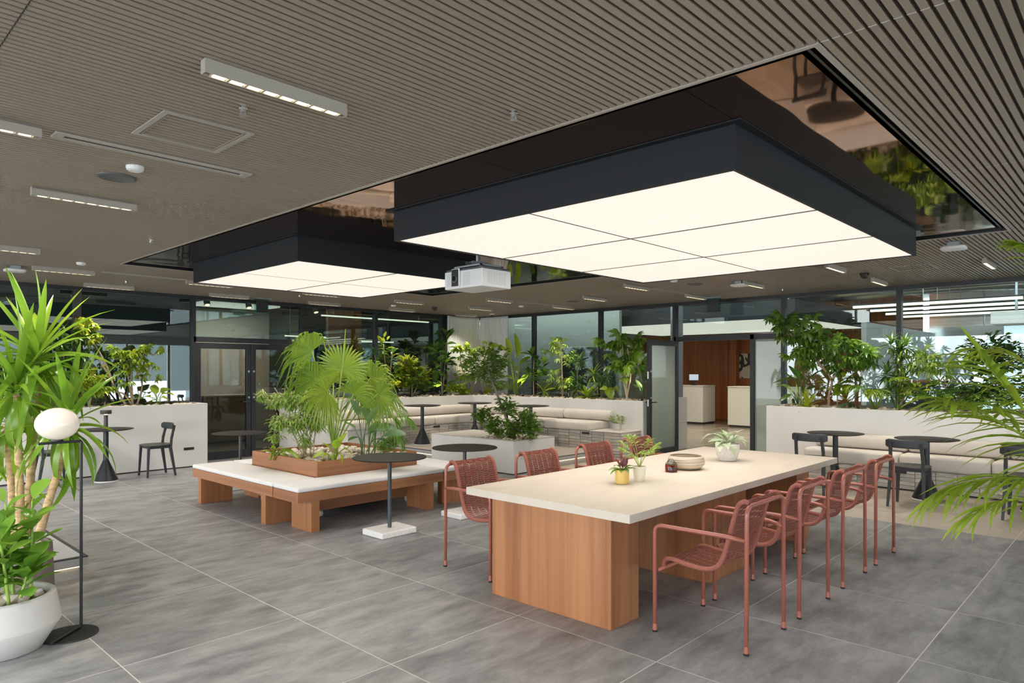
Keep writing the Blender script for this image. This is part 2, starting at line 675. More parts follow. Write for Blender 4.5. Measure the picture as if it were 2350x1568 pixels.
# special materials
def mirror_mat():
    m, nt, N, L, b = new_mat('bronze_mirror')
    b.inputs['Base Color'].default_value = (0.34, 0.19, 0.115, 1)
    b.inputs['Metallic'].default_value = 1.0
    b.inputs['Roughness'].default_value = 0.035
    tc = N.new('ShaderNodeTexCoord')
    nz = N.new('ShaderNodeTexNoise')
    nz.inputs['Scale'].default_value = 1.6
    nz.inputs['Detail'].default_value = 1
    L.new(tc.outputs['Object'], nz.inputs[0])
    bp = N.new('ShaderNodeBump')
    bp.inputs['Strength'].default_value = 0.25
    bp.inputs['Distance'].default_value = 0.02
    L.new(nz.outputs[0], bp.inputs['Height'])
    L.new(bp.outputs[0], b.inputs['Normal'])
    M['bronze_mirror'] = m


mirror_mat()


def frost_mat():
    """glass with a frosted film that thins out towards the foot"""
    m = bpy.data.materials.new('frosted_film')
    m.use_nodes = True
    nt = m.node_tree
    N, L = nt.nodes, nt.links
    N.clear()
    out = N.new('ShaderNodeOutputMaterial')
    tr = N.new('ShaderNodeBsdfTransparent')
    tr.inputs[0].default_value = (0.86, 0.92, 0.90, 1)
    df = N.new('ShaderNodeBsdfDiffuse')
    df.inputs[0].default_value = (0.62, 0.70, 0.62, 1)
    tl = N.new('ShaderNodeBsdfTranslucent')
    tl.inputs[0].default_value = (0.62, 0.70, 0.62, 1)
    fm = N.new('ShaderNodeMixShader')
    fm.inputs[0].default_value = 0.5
    L.new(df.outputs[0], fm.inputs[1])
    L.new(tl.outputs[0], fm.inputs[2])
    tc = N.new('ShaderNodeTexCoord')
    sp = N.new('ShaderNodeSeparateXYZ')
    L.new(tc.outputs['Object'], sp.inputs[0])
    mr = N.new('ShaderNodeMapRange')
    mr.inputs['From Min'].default_value = 0.1
    mr.inputs['From Max'].default_value = 1.0
    mr.inputs['To Min'].default_value = 0.45
    mr.inputs['To Max'].default_value = 0.88
    L.new(sp.outputs[2], mr.inputs[0])
    mx = N.new('ShaderNodeMixShader')
    L.new(mr.outputs[0], mx.inputs[0])
    L.new(tr.outputs[0], mx.inputs[1])
    L.new(fm.outputs[0], mx.inputs[2])
    gl = N.new('ShaderNodeBsdfGlossy')
    gl.inputs['Roughness'].default_value = 0.02
    fr = two_sided_fresnel(N, L, 1.5)
    m2 = N.new('ShaderNodeMixShader')
    L.new(fr.outputs[0], m2.inputs[0])
    L.new(mx.outputs[0], m2.inputs[1])
    L.new(gl.outputs[0], m2.inputs[2])
    L.new(m2.outputs[0], out.inputs[0])
    M['frosted_film'] = m


frost_mat()

ZC = 2.85                      # underside of the ribbed ceiling
ZM = 2.87                      # bronze mirror in the ceiling recess
XW, YW = 11.58, 12.0           # the two glass walls
RX0, RX1, RY0, RY1 = 2.77, 7.63, 0.973, 9.04   # ceiling recess
X_OUT, Y_OUT = -3.2, -4.2      # window fronts behind the camera

# ------------------------------------------------------------------ floor
floor = struct(MB().box(X_OUT, XW + 0.1, Y_OUT, YW + 0.1, -0.2, -0.0008).build('floor', M['grout']), 'floor of large square tiles with fine pale joints')
gx = [1.23 + 1.0 * k for k in range(-5, 11)]
gy = [-0.075 + 1.02 * k for k in range(-5, 13)]
G = 0.0035
tile_me = {}


def floor_tile(x0, x1, y0, y1, m):
    key = (round(x1 - x0, 3), round(y1 - y0, 3), m)
    if key not in tile_me:
        tile_me[key] = MB().box(G, x1 - x0 - G, G, y1 - y0 - G, -0.0007, 0.0).mesh('tile', M[m], bevel=0.0)
    return inst(tile_me[key], 'tile', floor, loc=(x0, y0, 0))


XB = 7.85                      # beige tiles start here
for i in range(len(gx) - 1):
    for j in range(len(gy) - 1):
        x0, x1, y0, y1 = gx[i], gx[i + 1], gy[j], gy[j + 1]
        y1 = min(y1, YW + 0.1)
        x1 = min(x1, XW + 0.1)
        if x0 >= XW or y0 >= YW:
            continue
        if x1 < 0.0 and y1 < 3.0 or y1 < -1.0:
            if (i + j) % 1:
                continue
        if y0 > 7.4 or x1 <= XB:
            floor_tile(x0, x1, y0, y1, 'grey_tile')
        elif x0 >= XB:
            floor_tile(x0, x1, y0, y1, 'beige_tile')
        else:
            floor_tile(x0, XB, y0, y1, 'grey_tile')
            floor_tile(XB, x1, y0, y1, 'beige_tile')

# ------------------------------------------------------------------ ceiling with ribs, recess, mirror
cm = MB()
for a in ((X_OUT, XW + .1, Y_OUT, RY0), (X_OUT, XW + .1, RY1, YW + .1), (X_OUT, RX0, RY0, RY1), (RX1, XW + .1, RY0, RY1)):
    cm.box(*a, ZC + 0.022, ZC + 0.12)
ceiling = struct(cm.build('ceiling', M['slat_back']), 'taupe ribbed metal ceiling')
PITCH, RIB = 0.0425, 0.0262
rib_me = {}


def rib_mesh(length):
    key = round(length, 3)
    if key not in rib_me:
        rib_me[key] = MB().box(0, length, 0, RIB, ZC, ZC + 0.024).mesh('slat', M['slat_metal'])
    return rib_me[key]


far = MB()
n0 = int((Y_OUT - 0.95) / PITCH)
n1 = int((YW - 0.95) / PITCH)
for k in range(n0, n1):
    y = 0.95 + 0.008 + k * PITCH
    segs = [(X_OUT, XW)] if (y + RIB < RY0 or y > RY1) else [(X_OUT, RX0 - 0.02), (RX1 + 0.02, XW)]
    for x0, x1 in segs:
        if -0.35 < y < 4.9:
            inst(rib_mesh(x1 - x0), 'slat', ceiling, loc=(x0, y, 0))
        else:
            far.box(x0, x1, y, y + RIB, ZC, ZC + 0.024)
o = far.build('slat_field', M['slat_metal'], ceiling)
o['kind'] = 'stuff'
# panel joints across the ribs
for xs, y0, y1, m in ((0.58, -3, 9, 'joint_dark'), (2.75, -3, 0.95, 'joint_light'), (5.15, -3, 0.95, 'joint_light'), (7.4, -3, 0.95, 'joint_light'), (8.3, 9.1, 11.9, 'joint_light'), (9.3, -3, 11.9, 'joint_light')):
    jb = MB()
    k = int((y0 - 0.95) / PITCH)
    while True:
        y = 0.958 + k * PITCH
        if y > y1:
            break
        d = 0.0022
        jb.box(xs - d, xs + d, y - 0.001, y + RIB + 0.001, ZC - 0.0012, ZC + 0.002)
        jb.box(xs - d, xs + d, y + RIB, y + RIB + 0.002, ZC - 0.001, ZC + 0.02)
        k += 1
    jb.build('joint_strip', M[m], ceiling)

t = 0.022
tb = MB()
tb.box(RX0 - t, RX1 + t, RY0 - t, RY0, ZC - 0.004, ZC + 0.03).box(RX0 - t, RX1 + t, RY1, RY1 + t, ZC - 0.004, ZC + 0.03)
tb.box(RX0 - t, RX0, RY0, RY1, ZC - 0.004, ZC + 0.03).box(RX1, RX1 + t, RY0, RY1, ZC - 0.004, ZC + 0.03)
trim1 = struct(tb.build('trim_1', M['recess_trim']), 'pale metal edging around the dark ceiling recess')
rb = MB()
rb.box(RX0 - .005, RX1 + .005, RY0 - .005, RY1 + .005, 2.93, 2.97)
rb.box(RX0 - .005, RX0 + .004, RY0, RY1, ZC + 0.001, 2.94).box(RX1 - .004, RX1 + .005, RY0, RY1, ZC + 0.001, 2.94)
rb.box(RX0, RX1, RY0 - .005, RY0 + .004, ZC + 0.001, 2.94).box(RX0, RX1, RY1 - .004, RY1 + .005, ZC + 0.001, 2.94)
rb.box(RX0 + 0.035, RX1 - 0.035, RY0 + 0.035, RY0 + 0.047, ZM - 0.004, 2.93).box(RX0 + 0.035, RX1 - 0.035, RY1 - 0.047, RY1 - 0.035, ZM - 0.004, 2.93)
rb.box(RX0 + 0.035, RX0 + 0.047, RY0 + 0.035, RY1 - 0.035, ZM - 0.004, 2.93).box(RX1 - 0.047, RX1 - 0.035, RY0 + 0.035, RY1 - 0.035, ZM - 0.004, 2.93)
recess = struct(rb.build('trim_2', M['recess_black']), 'black recessed liner of the ceiling recess')
mx_ = [RX0 + 0.075, 5.2, RX1 - 0.075]
my_ = [RY0 + 0.075, 1.58, 3.03, 4.5, 5.97, 7.4, 8.4, RY1 - 0.075]
for i in range(len(mx_) - 1):
    for j in range(len(my_) - 1):
        g = 0.0015
        MB().box(mx_[i] + g, mx_[i + 1] - g, my_[j] + g, my_[j + 1] - g, ZM, ZM + 0.02).build('mirror_panel', M['bronze_mirror'], recess)


def light_box(x0, x1, y0, y1, nx, ny, label):
    zb = 2.623
    t = thing('ceiling_light_box', label, 'light box', ((x0 + x1) / 2, (y0 + y1) / 2, zb), group='suspended light boxes')
    a, b = (x1 - x0) / 2, (y1 - y0) / 2
    h = ZM - 0.0015 - zb
    f = MB()
    f.box(-a, a, -b, -b + .02, 0, h).box(-a, a, b - .02, b, 0, h).box(-a, -a + .02, -b + .02, b - .02, 0, h).box(a - .02, a, -b + .02, b - .02, 0, h)
    f.build('fascia', M['fascia'], t)
    l = MB()
    e = 0.05
    l.box(-a - e, a + e, -b - e, -b - .001, h - .008, h).box(-a - e, a + e, b + .001, b + e, h - .008, h).box(-a - e, -a - .001, -b, b, h - .008, h).box(a + .001, a + e, -b, b, h - .008, h)
    l.build('flange', M['fascia'], t)
    MB().box(-a + .021, a - .021, -b + .021, b - .021, 0.018, 0.03).build('backing', M['panel_gap'], t)
    px, py = (2 * a - .044) / nx, (2 * b - .044) / ny
    me = MB().box(0.008, px - 0.008, 0.008, py - 0.008, 0.006, 0.016).mesh('diffuser_panel', M['panel_lit'])
    for i in range(nx):
        for j in range(ny):
            inst(me, 'diffuser_panel', t, loc=(-a + .022 + i * px, -b + .022 + j * py, 0))
    for i in range(1, nx):
        x = -a + .022 + i * px
        MB().box(x - .0085, x + .0085, -b + .021, b - .021, .0015, .0055).build('grid_bar', M['panel_gap'], t)
    for j in range(1, ny):
        y = -b + .022 + j * py
        MB().box(-a + .021, a - .021, y - .0085, y + .0085, .0008, .0014).build('grid_bar', M['panel_gap'], t)
    ar = bpy.data.lights.new('panel_lamp', 'AREA')
    ar.shape, ar.size, ar.size_y = 'RECTANGLE', 2 * a - .1, 2 * b - .1
    ar.energy, ar.color, ar.spread = PANEL_WATT * 4 * a * b, (1.0, .93, .84), math.radians(130)
    lo = link(bpy.data.objects.new('panel_lamp', ar), t)
    lo.location = (0, 0, -.004)
    return t


light_box(3.39, 7.09, 1.59, 4.50, 3, 2, 'large dark-sided glowing light box of six panels above the long table')
light_box(3.36, 5.75, 5.97, 8.40, 2, 2, 'smaller dark-sided glowing light box of four panels above the planter bench')

# ------------------------------------------------------------------ glass walls
def pane(name, parent, x0, x1, y0, y1, z0, z1, m='glass'):
    return MB().box(x0, x1, y0, y1, z0, z1).build(name, M[m], parent)


wl = MB()
wl.box(X_OUT, XW, YW - 0.04, YW + 0.06, 2.79, 2.94)
wall_left = struct(wl.build('wall_left', M['frame_dark']), 'tall glass wall with dark mullions behind the left planter')
MULL = [-1.6, 0.2, 1.3, 3.06, 4.79, 6.84, 8.55, 10.37]
for x in MULL:
    m = 'frame_bronze' if x == 3.06 else 'frame_dark'
    wd = 0.05 if x == 3.06 else 0.035
    MB().box(x - wd, x + wd, YW - 0.045, YW + 0.06, 0, 2.80).build('mullion', M[m], wall_left)
edges = [X_OUT] + MULL + [XW]
for a, b in zip(edges[:-1], edges[1:]):
    if a == 4.79:
        pane('pane', wall_left, a + .03, b - .03, YW, YW + .012, 2.14, 2.80, 'glass_green')
        MB().box(a, b, YW - 0.045, YW + 0.06, 2.06, 2.15).build('transom', M['frame_dark'], wall_left)
    else:
        pane('pane', wall_left, a + .03, b - .03, YW, YW + .012, 0.08, 2.80, 'glass_green')
        MB().box(a + .03, b - .03, YW - 0.03, YW + 0.05, 0, 0.09).build('bottom_rail', M['frame_dark'], wall_left)


def glazed_door(name, w_, h_, loc, rz, label, film, handle_side=1):
    """local x along the leaf from hinge, z up"""
    d = bpy.data.objects.new(name, None)
    link(d)
    d.location = loc
    d.rotation_euler = (0, 0, rz)
    struct(d, label)
    fr = MB()
    s = 0.085
    fr.box(0, s, -.03, .03, 0.01, h_).box(w_ - s, w_, -.03, .03, 0.01, h_).box(s, w_ - s, -.03, .03, h_ - 0.10, h_).box(s, w_ - s, -.03, .03, 0.01, 0.15)
    fr.build('door_frame', M['frame_dark'], d, bevel=0.003, bseg=1)
    MB().box(s - .005, w_ - s + .005, -.006, .006, 0.145, h_ - 0.095).build('door_glass', M[film], d)
    hx = w_ - s / 2
    for sy in (-1, 1):
        hb = MB()
        hb.tube(fillet([(hx, sy * .03, 1.0), (hx, sy * .075, 1.0), (hx - .13, sy * .075, 1.0)], .012), .010, 8)
        hb.build('door_handle', M['black_plastic'], d, smooth=True)
        for z in (1.08, 1.55):
            lb = MB().tube([(hx, sy * .03, z), (hx, sy * .04, z)], .018, 14)
            lb.build('lock', M['steel_grey'], d)
    return d


glazed_door('door_1', 0.98, 2.05, (4.83, YW, 0), 0, 'dark framed glass door leaf nearer the white planter', 'glass_smoke')
glazed_door('door_2', 0.98, 2.05, (6.80, YW, 0), PI, 'dark framed glass door leaf behind the bamboo shrub', 'glass_smoke')

wr = MB()
wr.box(XW - 0.04, XW + 0.06, Y_OUT, YW, 2.79, 2.94)
wall_right = struct(wr.build('wall_right', M['frame_dark']), 'glass wall with dark mullions between the lounge and the reception')
MULR = [-2.4, -0.7, 1.05, 2.82, 4.57, 5.11, 6.63, 8.36, 10.2]
for y in MULR:
    top = 2.2 if y == 5.11 else 2.80
    MB().box(XW - 0.045, XW + 0.06, y - .035, y + .035, 0, top).build('mullion', M['frame_dark'], wall_right)
ed = [Y_OUT] + MULR + [YW]
for a, b in zip(ed[:-1], ed[1:]):
    if a == 4.57:
        pane('pane', wall_right, XW, XW + .012, a + .03, b - .03, 0.08, 2.11, 'frosted_film')
    elif a == 5.11:
        continue
    else:
        pane('pane', wall_right, XW, XW + .012, a + .03, b - .03, 0.08, 2.80)
        MB().box(XW - .03, XW + .05, a + .03, b - .03, 0, .09).build('bottom_rail', M['frame_dark'], wall_right)
pane('pane', wall_right, XW, XW + .012, 4.60, 6.60, 2.20, 2.80)
MB().box(XW - 0.045, XW + 0.06, 4.57, 6.63, 2.115, 2.20).build('transom', M['frame_dark'], wall_right)
d3 = glazed_door('door_3', 1.02, 2.12, (XW - 0.05, 6.56, 0), PI, 'open glass door with a frosted film fading towards its foot', 'frosted_film')
st = MB().box(1.0, 1.024, -.012, .012, 0.93, 1.05).box(1.0, 1.024, -.012, .012, 1.42, 1.55)
st.build('strike_plate', M['white_plastic'], d3)
MB().box(.30, .52, -.05, -.031, 2.055, 2.10).tube([(.32, -.045, 2.08), (.02, -.10, 2.09)], .010, 6).build('door_closer', M['black_plastic'], d3)

# window fronts behind the camera: mullions only where the sky comes in, blinds on the far one
wb = MB()
wb.box(X_OUT - .1, X_OUT, Y_OUT, YW, 2.70, 2.97)
wall_b = struct(wb.build('wall_rear', M['wall_white']), 'window front behind the viewer')
for k in range(9):
    MB().box(X_OUT - .1, X_OUT, Y_OUT + k * 2.0, Y_OUT + k * 2.0 + .07, 0, 2.7).build('mullion', M['wall_white'], wall_b)
ws = MB()
ws.box(X_OUT, XW, Y_OUT - .1, Y_OUT, 2.55, 2.97)
ws.box(X_OUT, XW, Y_OUT - .1, Y_OUT, 0, 0.35)
wall_s = struct(ws.build('wall_side', M['wall_white']), 'side window front with roller blinds')
for k in range(11):
    x = X_OUT + k * 1.5
    MB().box(x, x + .10, Y_OUT - .1, Y_OUT, .35, 2.55).build('mullion', M['wall_white'], wall_s)
    if k < 10:
        MB().box(x + .12, x + 1.48, Y_OUT - .04, Y_OUT - .036, 0.75 + 0.2 * ((k * 7) % 3), 2.55).build('roller_blind', M['sheer'], wall_s)
terrace = struct(MB().box(X_OUT - 14, X_OUT - .1, -20, 26, -.25, -.15).build('terrace_ground', M['terrace']), 'terrace outside the window front')

# ------------------------------------------------------------------ raised platforms with lit edge
def platform(name, outline_box, nose, label, m='beige_tile'):
    """outline x0,x1,y0,y1 ; nose: list of sides ('x0','y0','x1') with the shadow gap and light strip"""
    x0, x1, y0, y1 = outline_box
    zt = 0.17
    a, b = (x0 + .05 if 'x0' in nose else x0), (x1 - .05 if 'x1' in nose else x1)
    c = y0 + .05 if 'y0' in nose else y0
    p = MB().box(x0, x1, y0, y1, zt - .07, zt - .010).build(name, M['granite'])
    struct(p, label)
    MB().box(a, b, c, y1, 0.0, zt - .071).build('riser', M['granite'], p)
    MB().box(x0 + .03 * ('x0' in nose), x1 - .03 * ('x1' in nose), y0 + .03 * ('y0' in nose), y1, zt - .0098, zt).build('tile_top', M[m], p)
    ns = MB()
    ld = MB()
    if 'x0' in nose:
        ns.box(x0 + .0, x0 + .028, y0, y1, zt - .0098, zt)
        ld.box(x0 + .030, x0 + .046, y0 + .05, y1, zt - .082, zt - .0712)
    if 'x1' in nose:
        ns.box(x1 - .028, x1, y0, y1, zt - .0098, zt)
        ld.box(x1 - .046, x1 - .030, y0 + .05, y1, zt - .082, zt - .0712)
    if 'y0' in nose:
        ns.box(x0 + .028, x1 - .028, y0, y0 + .028, zt - .0098, zt)
        ld.box(x0 + .05, x1 - .05, y0 + .030, y0 + .046, zt - .082, zt - .0712)
    ns.build('nosing', M['plinth_dark'], p)
    ld.build('light_strip', M['led'], p)
    return p


pl1 = platform('platform_floor', (7.74, 10.5, 8.9, 11.06), ('x0',), 'raised beige platform of the corner seating nook')
pl2 = platform('platform_floor', (8.45, 10.5, 7.05, 8.9), ('y0',), 'front strip of the raised beige nook platform')
pl3 = platform('platform_floor', (-2.5, 1.58, 5.90, 7.35), ('x1', 'y0'), 'low grey stone step with warm light under its edge', 'granite')

# ------------------------------------------------------------------ tall white planters
def stones_mesh(rects, z, n, rmin, rmax, seed, name='stone_mulch', m='stone', parent=None):
    rnd = random.Random(seed)
    mb = MB()
    areas = [(b - a) * (d - c) for a, b, c, d in rects]
    for _ in range(n):
        a, b, c, d = rnd.choices(rects, areas)[0]
        x, y = rnd.uniform(a, b), rnd.uniform(c, d)
        r = rnd.uniform(rmin, rmax)
        rock(mb, (x, y, z + r * .25), r, rnd)
    o = mb.build(name, M[m], parent)
    o['kind'] = 'stuff'
    return o


ICO = None


def rock(mb, c, r, rnd):
    global ICO
    if ICO is None:
        bm = bmesh.new()
        bmesh.ops.create_icosphere(bm, subdivisions=1, radius=1)
        ICO = ([v.co.copy() for v in bm.verts], [tuple(v.index for v in f.verts) for f in bm.faces])
        bm.free()
    s = Vector((rnd.uniform(.7, 1.2), rnd.uniform(.7, 1.2), rnd.uniform(.5, .9))) * r
    R = Matrix.Rotation(rnd.uniform(0, 6.28), 3, 'Z') @ Matrix.Rotation(rnd.uniform(-.5, .5), 3, 'X')
    c = Vector(c)
    mb.add([c + R @ Vector((v.x * s.x * rnd.uniform(.82, 1.15), v.y * s.y * rnd.uniform(.82, 1.15), v.z * s.z * rnd.uniform(.82, 1.15))) for v in ICO[0]], ICO[1])


def tall_planter(label, walls, soils, plinths, slots=(), top=1.02):
    t = thing('planter', label, 'planter', group='tall white built-in planters')
    for (x0, x1, y0, y1) in walls:
        MB().box(x0, x1, y0, y1, 0.02, top).build('side_panel', M['planter_white'], t, bevel=0.003, bseg=1)
    for (x0, x1, y0, y1) in soils:
        MB().box(x0, x1, y0, y1, top - .12, top - .03).build('soil', M['soil'], t)
    for (x0, x1, y0, y1) in plinths:
        MB().box(x0, x1, y0, y1, 0.0, 0.0199).build('plinth', M['plinth_dark'], t)
    for (x0, x1, y0, y1, z0, z1) in slots:
        MB().box(x0, x1, y0, y1, z0, z1).build('socket_slot', M['black_plastic'], t)
    return t


XP, YP = 10.5, 11.05
tp1 = tall_planter('tall white planter wall below the left glass front', [(-2.5, 4.78, 11.38, 11.43), (4.73, 4.78, 11.43, 11.95)], [(-2.5, 4.73, 11.43, 11.95)],
                   [(-2.5, 4.77, 11.39, 11.42), (4.74, 4.77, 11.42, 11.9)], [(4.40, 4.56, 11.374, 11.38, .285, .325)], top=1.03)
stones_mesh([(-1, 4.7, 11.44, 11.9)], 1.0, 420, .015, .05, 3, parent=tp1)
tp2 = tall_planter('L-shaped tall white planter wall wrapped around the corner nook', [(6.35, XP, YP, YP + .05), (XP, XP + .05, 6.66, YP + .05), (XP + .05, 11.5, 6.66, 6.71), (6.35, 6.40, YP + .05, 11.95)],
                   [(6.40, 11.5, YP + .05, 11.95), (XP + .05, 11.5, 6.71, YP + .05)], [(6.36, XP, YP + .01, YP + .04), (XP + .01, XP + .04, 6.67, YP)])
stones_mesh([(6.42, 11.45, YP + .06, 11.9), (XP + .06, 11.45, 6.73, YP)], .99, 900, .015, .05, 4, parent=tp2)
tp3 = tall_planter('tall white planter wall behind the grey chairs', [(XP, XP + .05, -2.5, 4.42), (XP + .05, 11.5, 4.37, 4.42)], [(XP + .05, 11.5, -2.5, 4.37)], [(XP + .01, XP + .04, -2.5, 4.41), (XP + .04, 11.48, 4.38, 4.41)])
stones_mesh([(XP + .06, 11.45, 0, 4.35)], .99, 700, .015, .055, 5, parent=tp3)

# ------------------------------------------------------------------ banquettes
def brick_face(parent, p0, p1, z0, rows, course, blen, seed, curve=None):
    """bricks on a vertical face from p0 to p1 (outward normal to the right of p0->p1 is -left); pts list for curves"""
    rnd = random.Random(seed)
    p0, p1 = Vector((*p0, 0)), Vector((*p1, 0))
    d = p1 - p0
    n = max(1, round(d.length / blen))
    bl = d.length / n
    d.normalize()
    key = (round(bl, 4), course)
    for i in range(n):
        for r in range(rows):
            if key not in tile_me:
                tile_me[key] = MB().box(.003, bl - .003, -.012, .02, .003, course - .003).mesh('brick', M['brick_stone'], bevel=.0015, bseg=1)
            o = inst(tile_me[key], 'brick', parent)
            o.location = p0 + d * (i * bl) + Vector((0, 0, z0 + r * course))
            o.rotation_euler = (0, 0, math.atan2(d.y, d.x))
            nrm = Vector((d.y, -d.x, 0))
            o.location += nrm * rnd.uniform(-.004, .004)


def cushion(name, parent, outline, z0, z1, m='upholstery', bev=.045):
    """block cushion with soft edges"""
    return MB().prism(outline, z0, z1).build(name, M[m], parent, smooth=True, bevel=bev, bseg=4)


# nook: base follows (7.74,10.5) -> curved inner corner -> (9.87,6.72)
arc = [(9.52 + .35 * math.sin(a), 10.15 + .35 * math.cos(a)) for a in [i * PI / 2 / 8 for i in range(9)]]
nb = thing('banquette_bench', 'long corner banquette with pale brick base in the seating nook', 'bench', (0, 0, 0))
core = [(6.9, 10.515)] + [(x + .015 * math.sin(i * PI / 16), y + .015 * math.cos(i * PI / 16)) for i, (x, y) in enumerate(arc)] + [(9.885, 6.72), (10.499, 6.72), (10.499, 11.049), (6.9, 11.049)]
MB().prism(core, 0.0, 0.479).build('base', M['brick_mortar'], nb)
zb0, crs = 0.17, 0.0516
brick_face(nb, (7.76, 10.5), (9.52, 10.5), zb0, 6, crs, .25, 1)
for a, b in zip(arc[:-1:2], arc[2::2]):
    brick_face(nb, a, b, zb0, 6, crs, .25, 2)
brick_face(nb, (9.87, 10.15), (9.87, 7.06), zb0, 6, crs, .25, 3)
brick_face(nb, (9.87, 7.05), (9.87, 6.72), .0155, 9, crs, .25, 4)
brick_face(nb, (9.87, 6.705), (10.49, 6.705), .0155, 9, crs, .25, 5)
MB().prism([(9.855, 6.69), (10.499, 6.69), (10.499, 7.36), (9.855, 7.36)], .4795, .50).build('side_shelf', M['shelf_stone'], nb, bevel=.006)
for p in ((8.95, 10.482, 0), (9.855, 8.55, 1), (9.855, 7.45, 1)):
    b = MB()
    if p[2]:
        b.box(p[0] - .006, p[0] + .01, p[1] - .08, p[1] + .08, .425, .462)
    else:
        b.box(p[0] - .08, p[0] + .08, p[1] - .006, p[1] + .01, .425, .462)
    b.build('socket_slot', M['black_plastic'], nb)
z0, z1 = .482, .640
cushion('seat_cushion', nb, [(6.92, 10.475), (7.73, 10.475), (7.73, 11.04), (6.92, 11.04)], z0, z1)
cushion('seat_cushion', nb, [(7.735, 10.475), (8.92, 10.475), (8.92, 11.04), (7.735, 11.04)], z0, z1)
ca = [(9.50 + .345 * math.sin(a), 10.13 + .345 * math.cos(a)) for a in [i * PI / 2 / 8 for i in range(9)]]
cushion('seat_cushion', nb, [(8.925, 10.475)] + ca + [(9.845, 9.60), (10.49, 9.60), (10.49, 11.04), (8.925, 11.04)], z0, z1)
cushion('seat_cushion', nb, [(9.845, 8.46), (10.49, 8.46), (10.49, 9.595), (9.845, 9.595)], z0, z1)
cushion('seat_cushion', nb, [(9.845, 7.37), (10.49, 7.37), (10.49, 8.455), (9.845, 8.455)], z0, z1)


def bolster(parent, p0, p1, r):
    p0, p1 = Vector(p0), Vector(p1)
    d = (p1 - p0).normalized()
    e = .035
    pts = [p0, p0 + d * .006, p0 + d * .018, p0 + d * e, p1 - d * e, p1 - d * .018, p1 - d * .006, p1]
    return MB().tube(pts, [r * .70, r * .84, r * .95, r, r, r * .95, r * .84, r * .70], 20).build('bolster', M['upholstery'], parent, smooth=True)


for a, b in (((6.95, 10.95, .737), (8.10, 10.95, .737)), ((8.11, 10.95, .737), (10.28, 10.95, .737)), ((10.395, 10.84, .737), (10.395, 9.75, .737)), ((10.395, 9.74, .737), (10.395, 8.35, .737)), ((10.395, 8.34, .737), (10.395, 7.25, .737))):
    bolster(nb, a, b, .0965)

rbn = thing('banquette_bench', 'long banquette with pale brick base behind the round cafe tables', 'bench', (0, 0, 0))
MB().box(10.055, 10.499, -2.0, 3.66, 0.018, .274).build('base', M['brick_mortar'], rbn)
MB().box(10.07, 10.49, -2.0, 3.65, 0, .0179).build('plinth', M['plinth_dark'], rbn)
brick_face(rbn, (10.04, 3.66), (10.04, -.3), .02, 5, .0508, .24, 6)
brick_face(rbn, (10.49, 3.675), (10.04, 3.675), .02, 5, .0508, .24, 7)
for y in (2.45, 1.35, .2):
    MB().box(10.014, 10.03, y - .09, y + .09, .225, .262).build('socket_slot', M['black_plastic'], rbn)
for a, b in ((2.46, 3.68), (1.45, 2.455), (.2, 1.445), (-1.6, .195)):
    cushion('seat_cushion', rbn, [(10.02, a), (10.49, a), (10.49, b), (10.02, b)], .276, .47)
for a, b in ((2.42, 3.62), (1.30, 2.41), (-.2, 1.29)):
    bolster(rbn, (10.39, b, .575), (10.39, a, .575), .102)

# low white box with ficus at the platform corner
nbx = thing('planter', 'low white planter box with a pale stone top at the platform corner', 'planter', (7.965, 7.95, 0))
bx = MB()
X2, Y2, H2 = .485, .945, .50
MB().box(-X2, X2, -Y2, Y2, 0.015, H2 - .002).build('body', M['planter_white'], nbx, bevel=.003, bseg=1)
MB().box(-X2 + .01, X2 - .01, -Y2 + .01, Y2 - .01, 0, .0149).build('plinth', M['plinth_dark'], nbx)
tp = MB()
tp.box(-X2 - .002, X2 + .002, -.12, Y2 + .002, H2 - .0018, H2 + .012)
tp.box(-X2 - .002, -X2 + .06, -Y2 - .002, -.12, H2 - .0018, H2 + .012).box(X2 - .35, X2 + .002, -Y2 - .002, -.12, H2 - .0018, H2 + .012).box(-X2 + .06, X2 - .35, -Y2 - .002, -Y2 + .05, H2 - .0018, H2 + .012)
tp.build('stone_top', M['shelf_stone'], nbx)
MB().box(-X2 + .06, X2 - .35, -Y2 + .05, -.12, H2 - .0018, H2 - .0008).build('soil', M['soil'], nbx)
stones_mesh([(-X2 + .08, X2 - .37, -Y2 + .07, -.14)], H2, 90, .02, .045, 8, parent=nbx)

# ------------------------------------------------------------------ curtain in the corner
def curtain(label, path_fn, n, z0, z1, m, name='curtain', amp=.035):
    mb = MB()
    vs_ = []
    rnd = random.Random(5)
    for i in range(n + 1):
        (x, y), (nx, ny) = path_fn(i / n)
        a = amp * math.sin(i * 1.35) * rnd.uniform(.7, 1.2)
        for z, k in ((z0, 1.0), (z0 + (z1 - z0) * .6, .95), (z1 - .06, .6), (z1, .5)):
            vs_.append((x + nx * a * k, y + ny * a * k, z))
    fs_ = [(i * 4 + j, (i + 1) * 4 + j, (i + 1) * 4 + j + 1, i * 4 + j + 1) for i in range(n) for j in range(3)]
    mb.add(vs_, fs_)
    o = mb.build(name, M[m], None, smooth=True)
    md = o.modifiers.new('thickness', 'SOLIDIFY')
    md.thickness = .003
    return tag(o, label, 'curtain')


curtain('pale grey pleated curtain wing on the side of the double doors', lambda t: ((10.47 + 1.03 * t, 11.88), (0, 1)), 90, .9, 2.83, 'curtain_grey')
curtain('pale grey pleated curtain wing on the side of the reception', lambda t: ((11.48, 11.84 - .93 * t), (1, 0)), 84, .9, 2.83, 'curtain_grey')

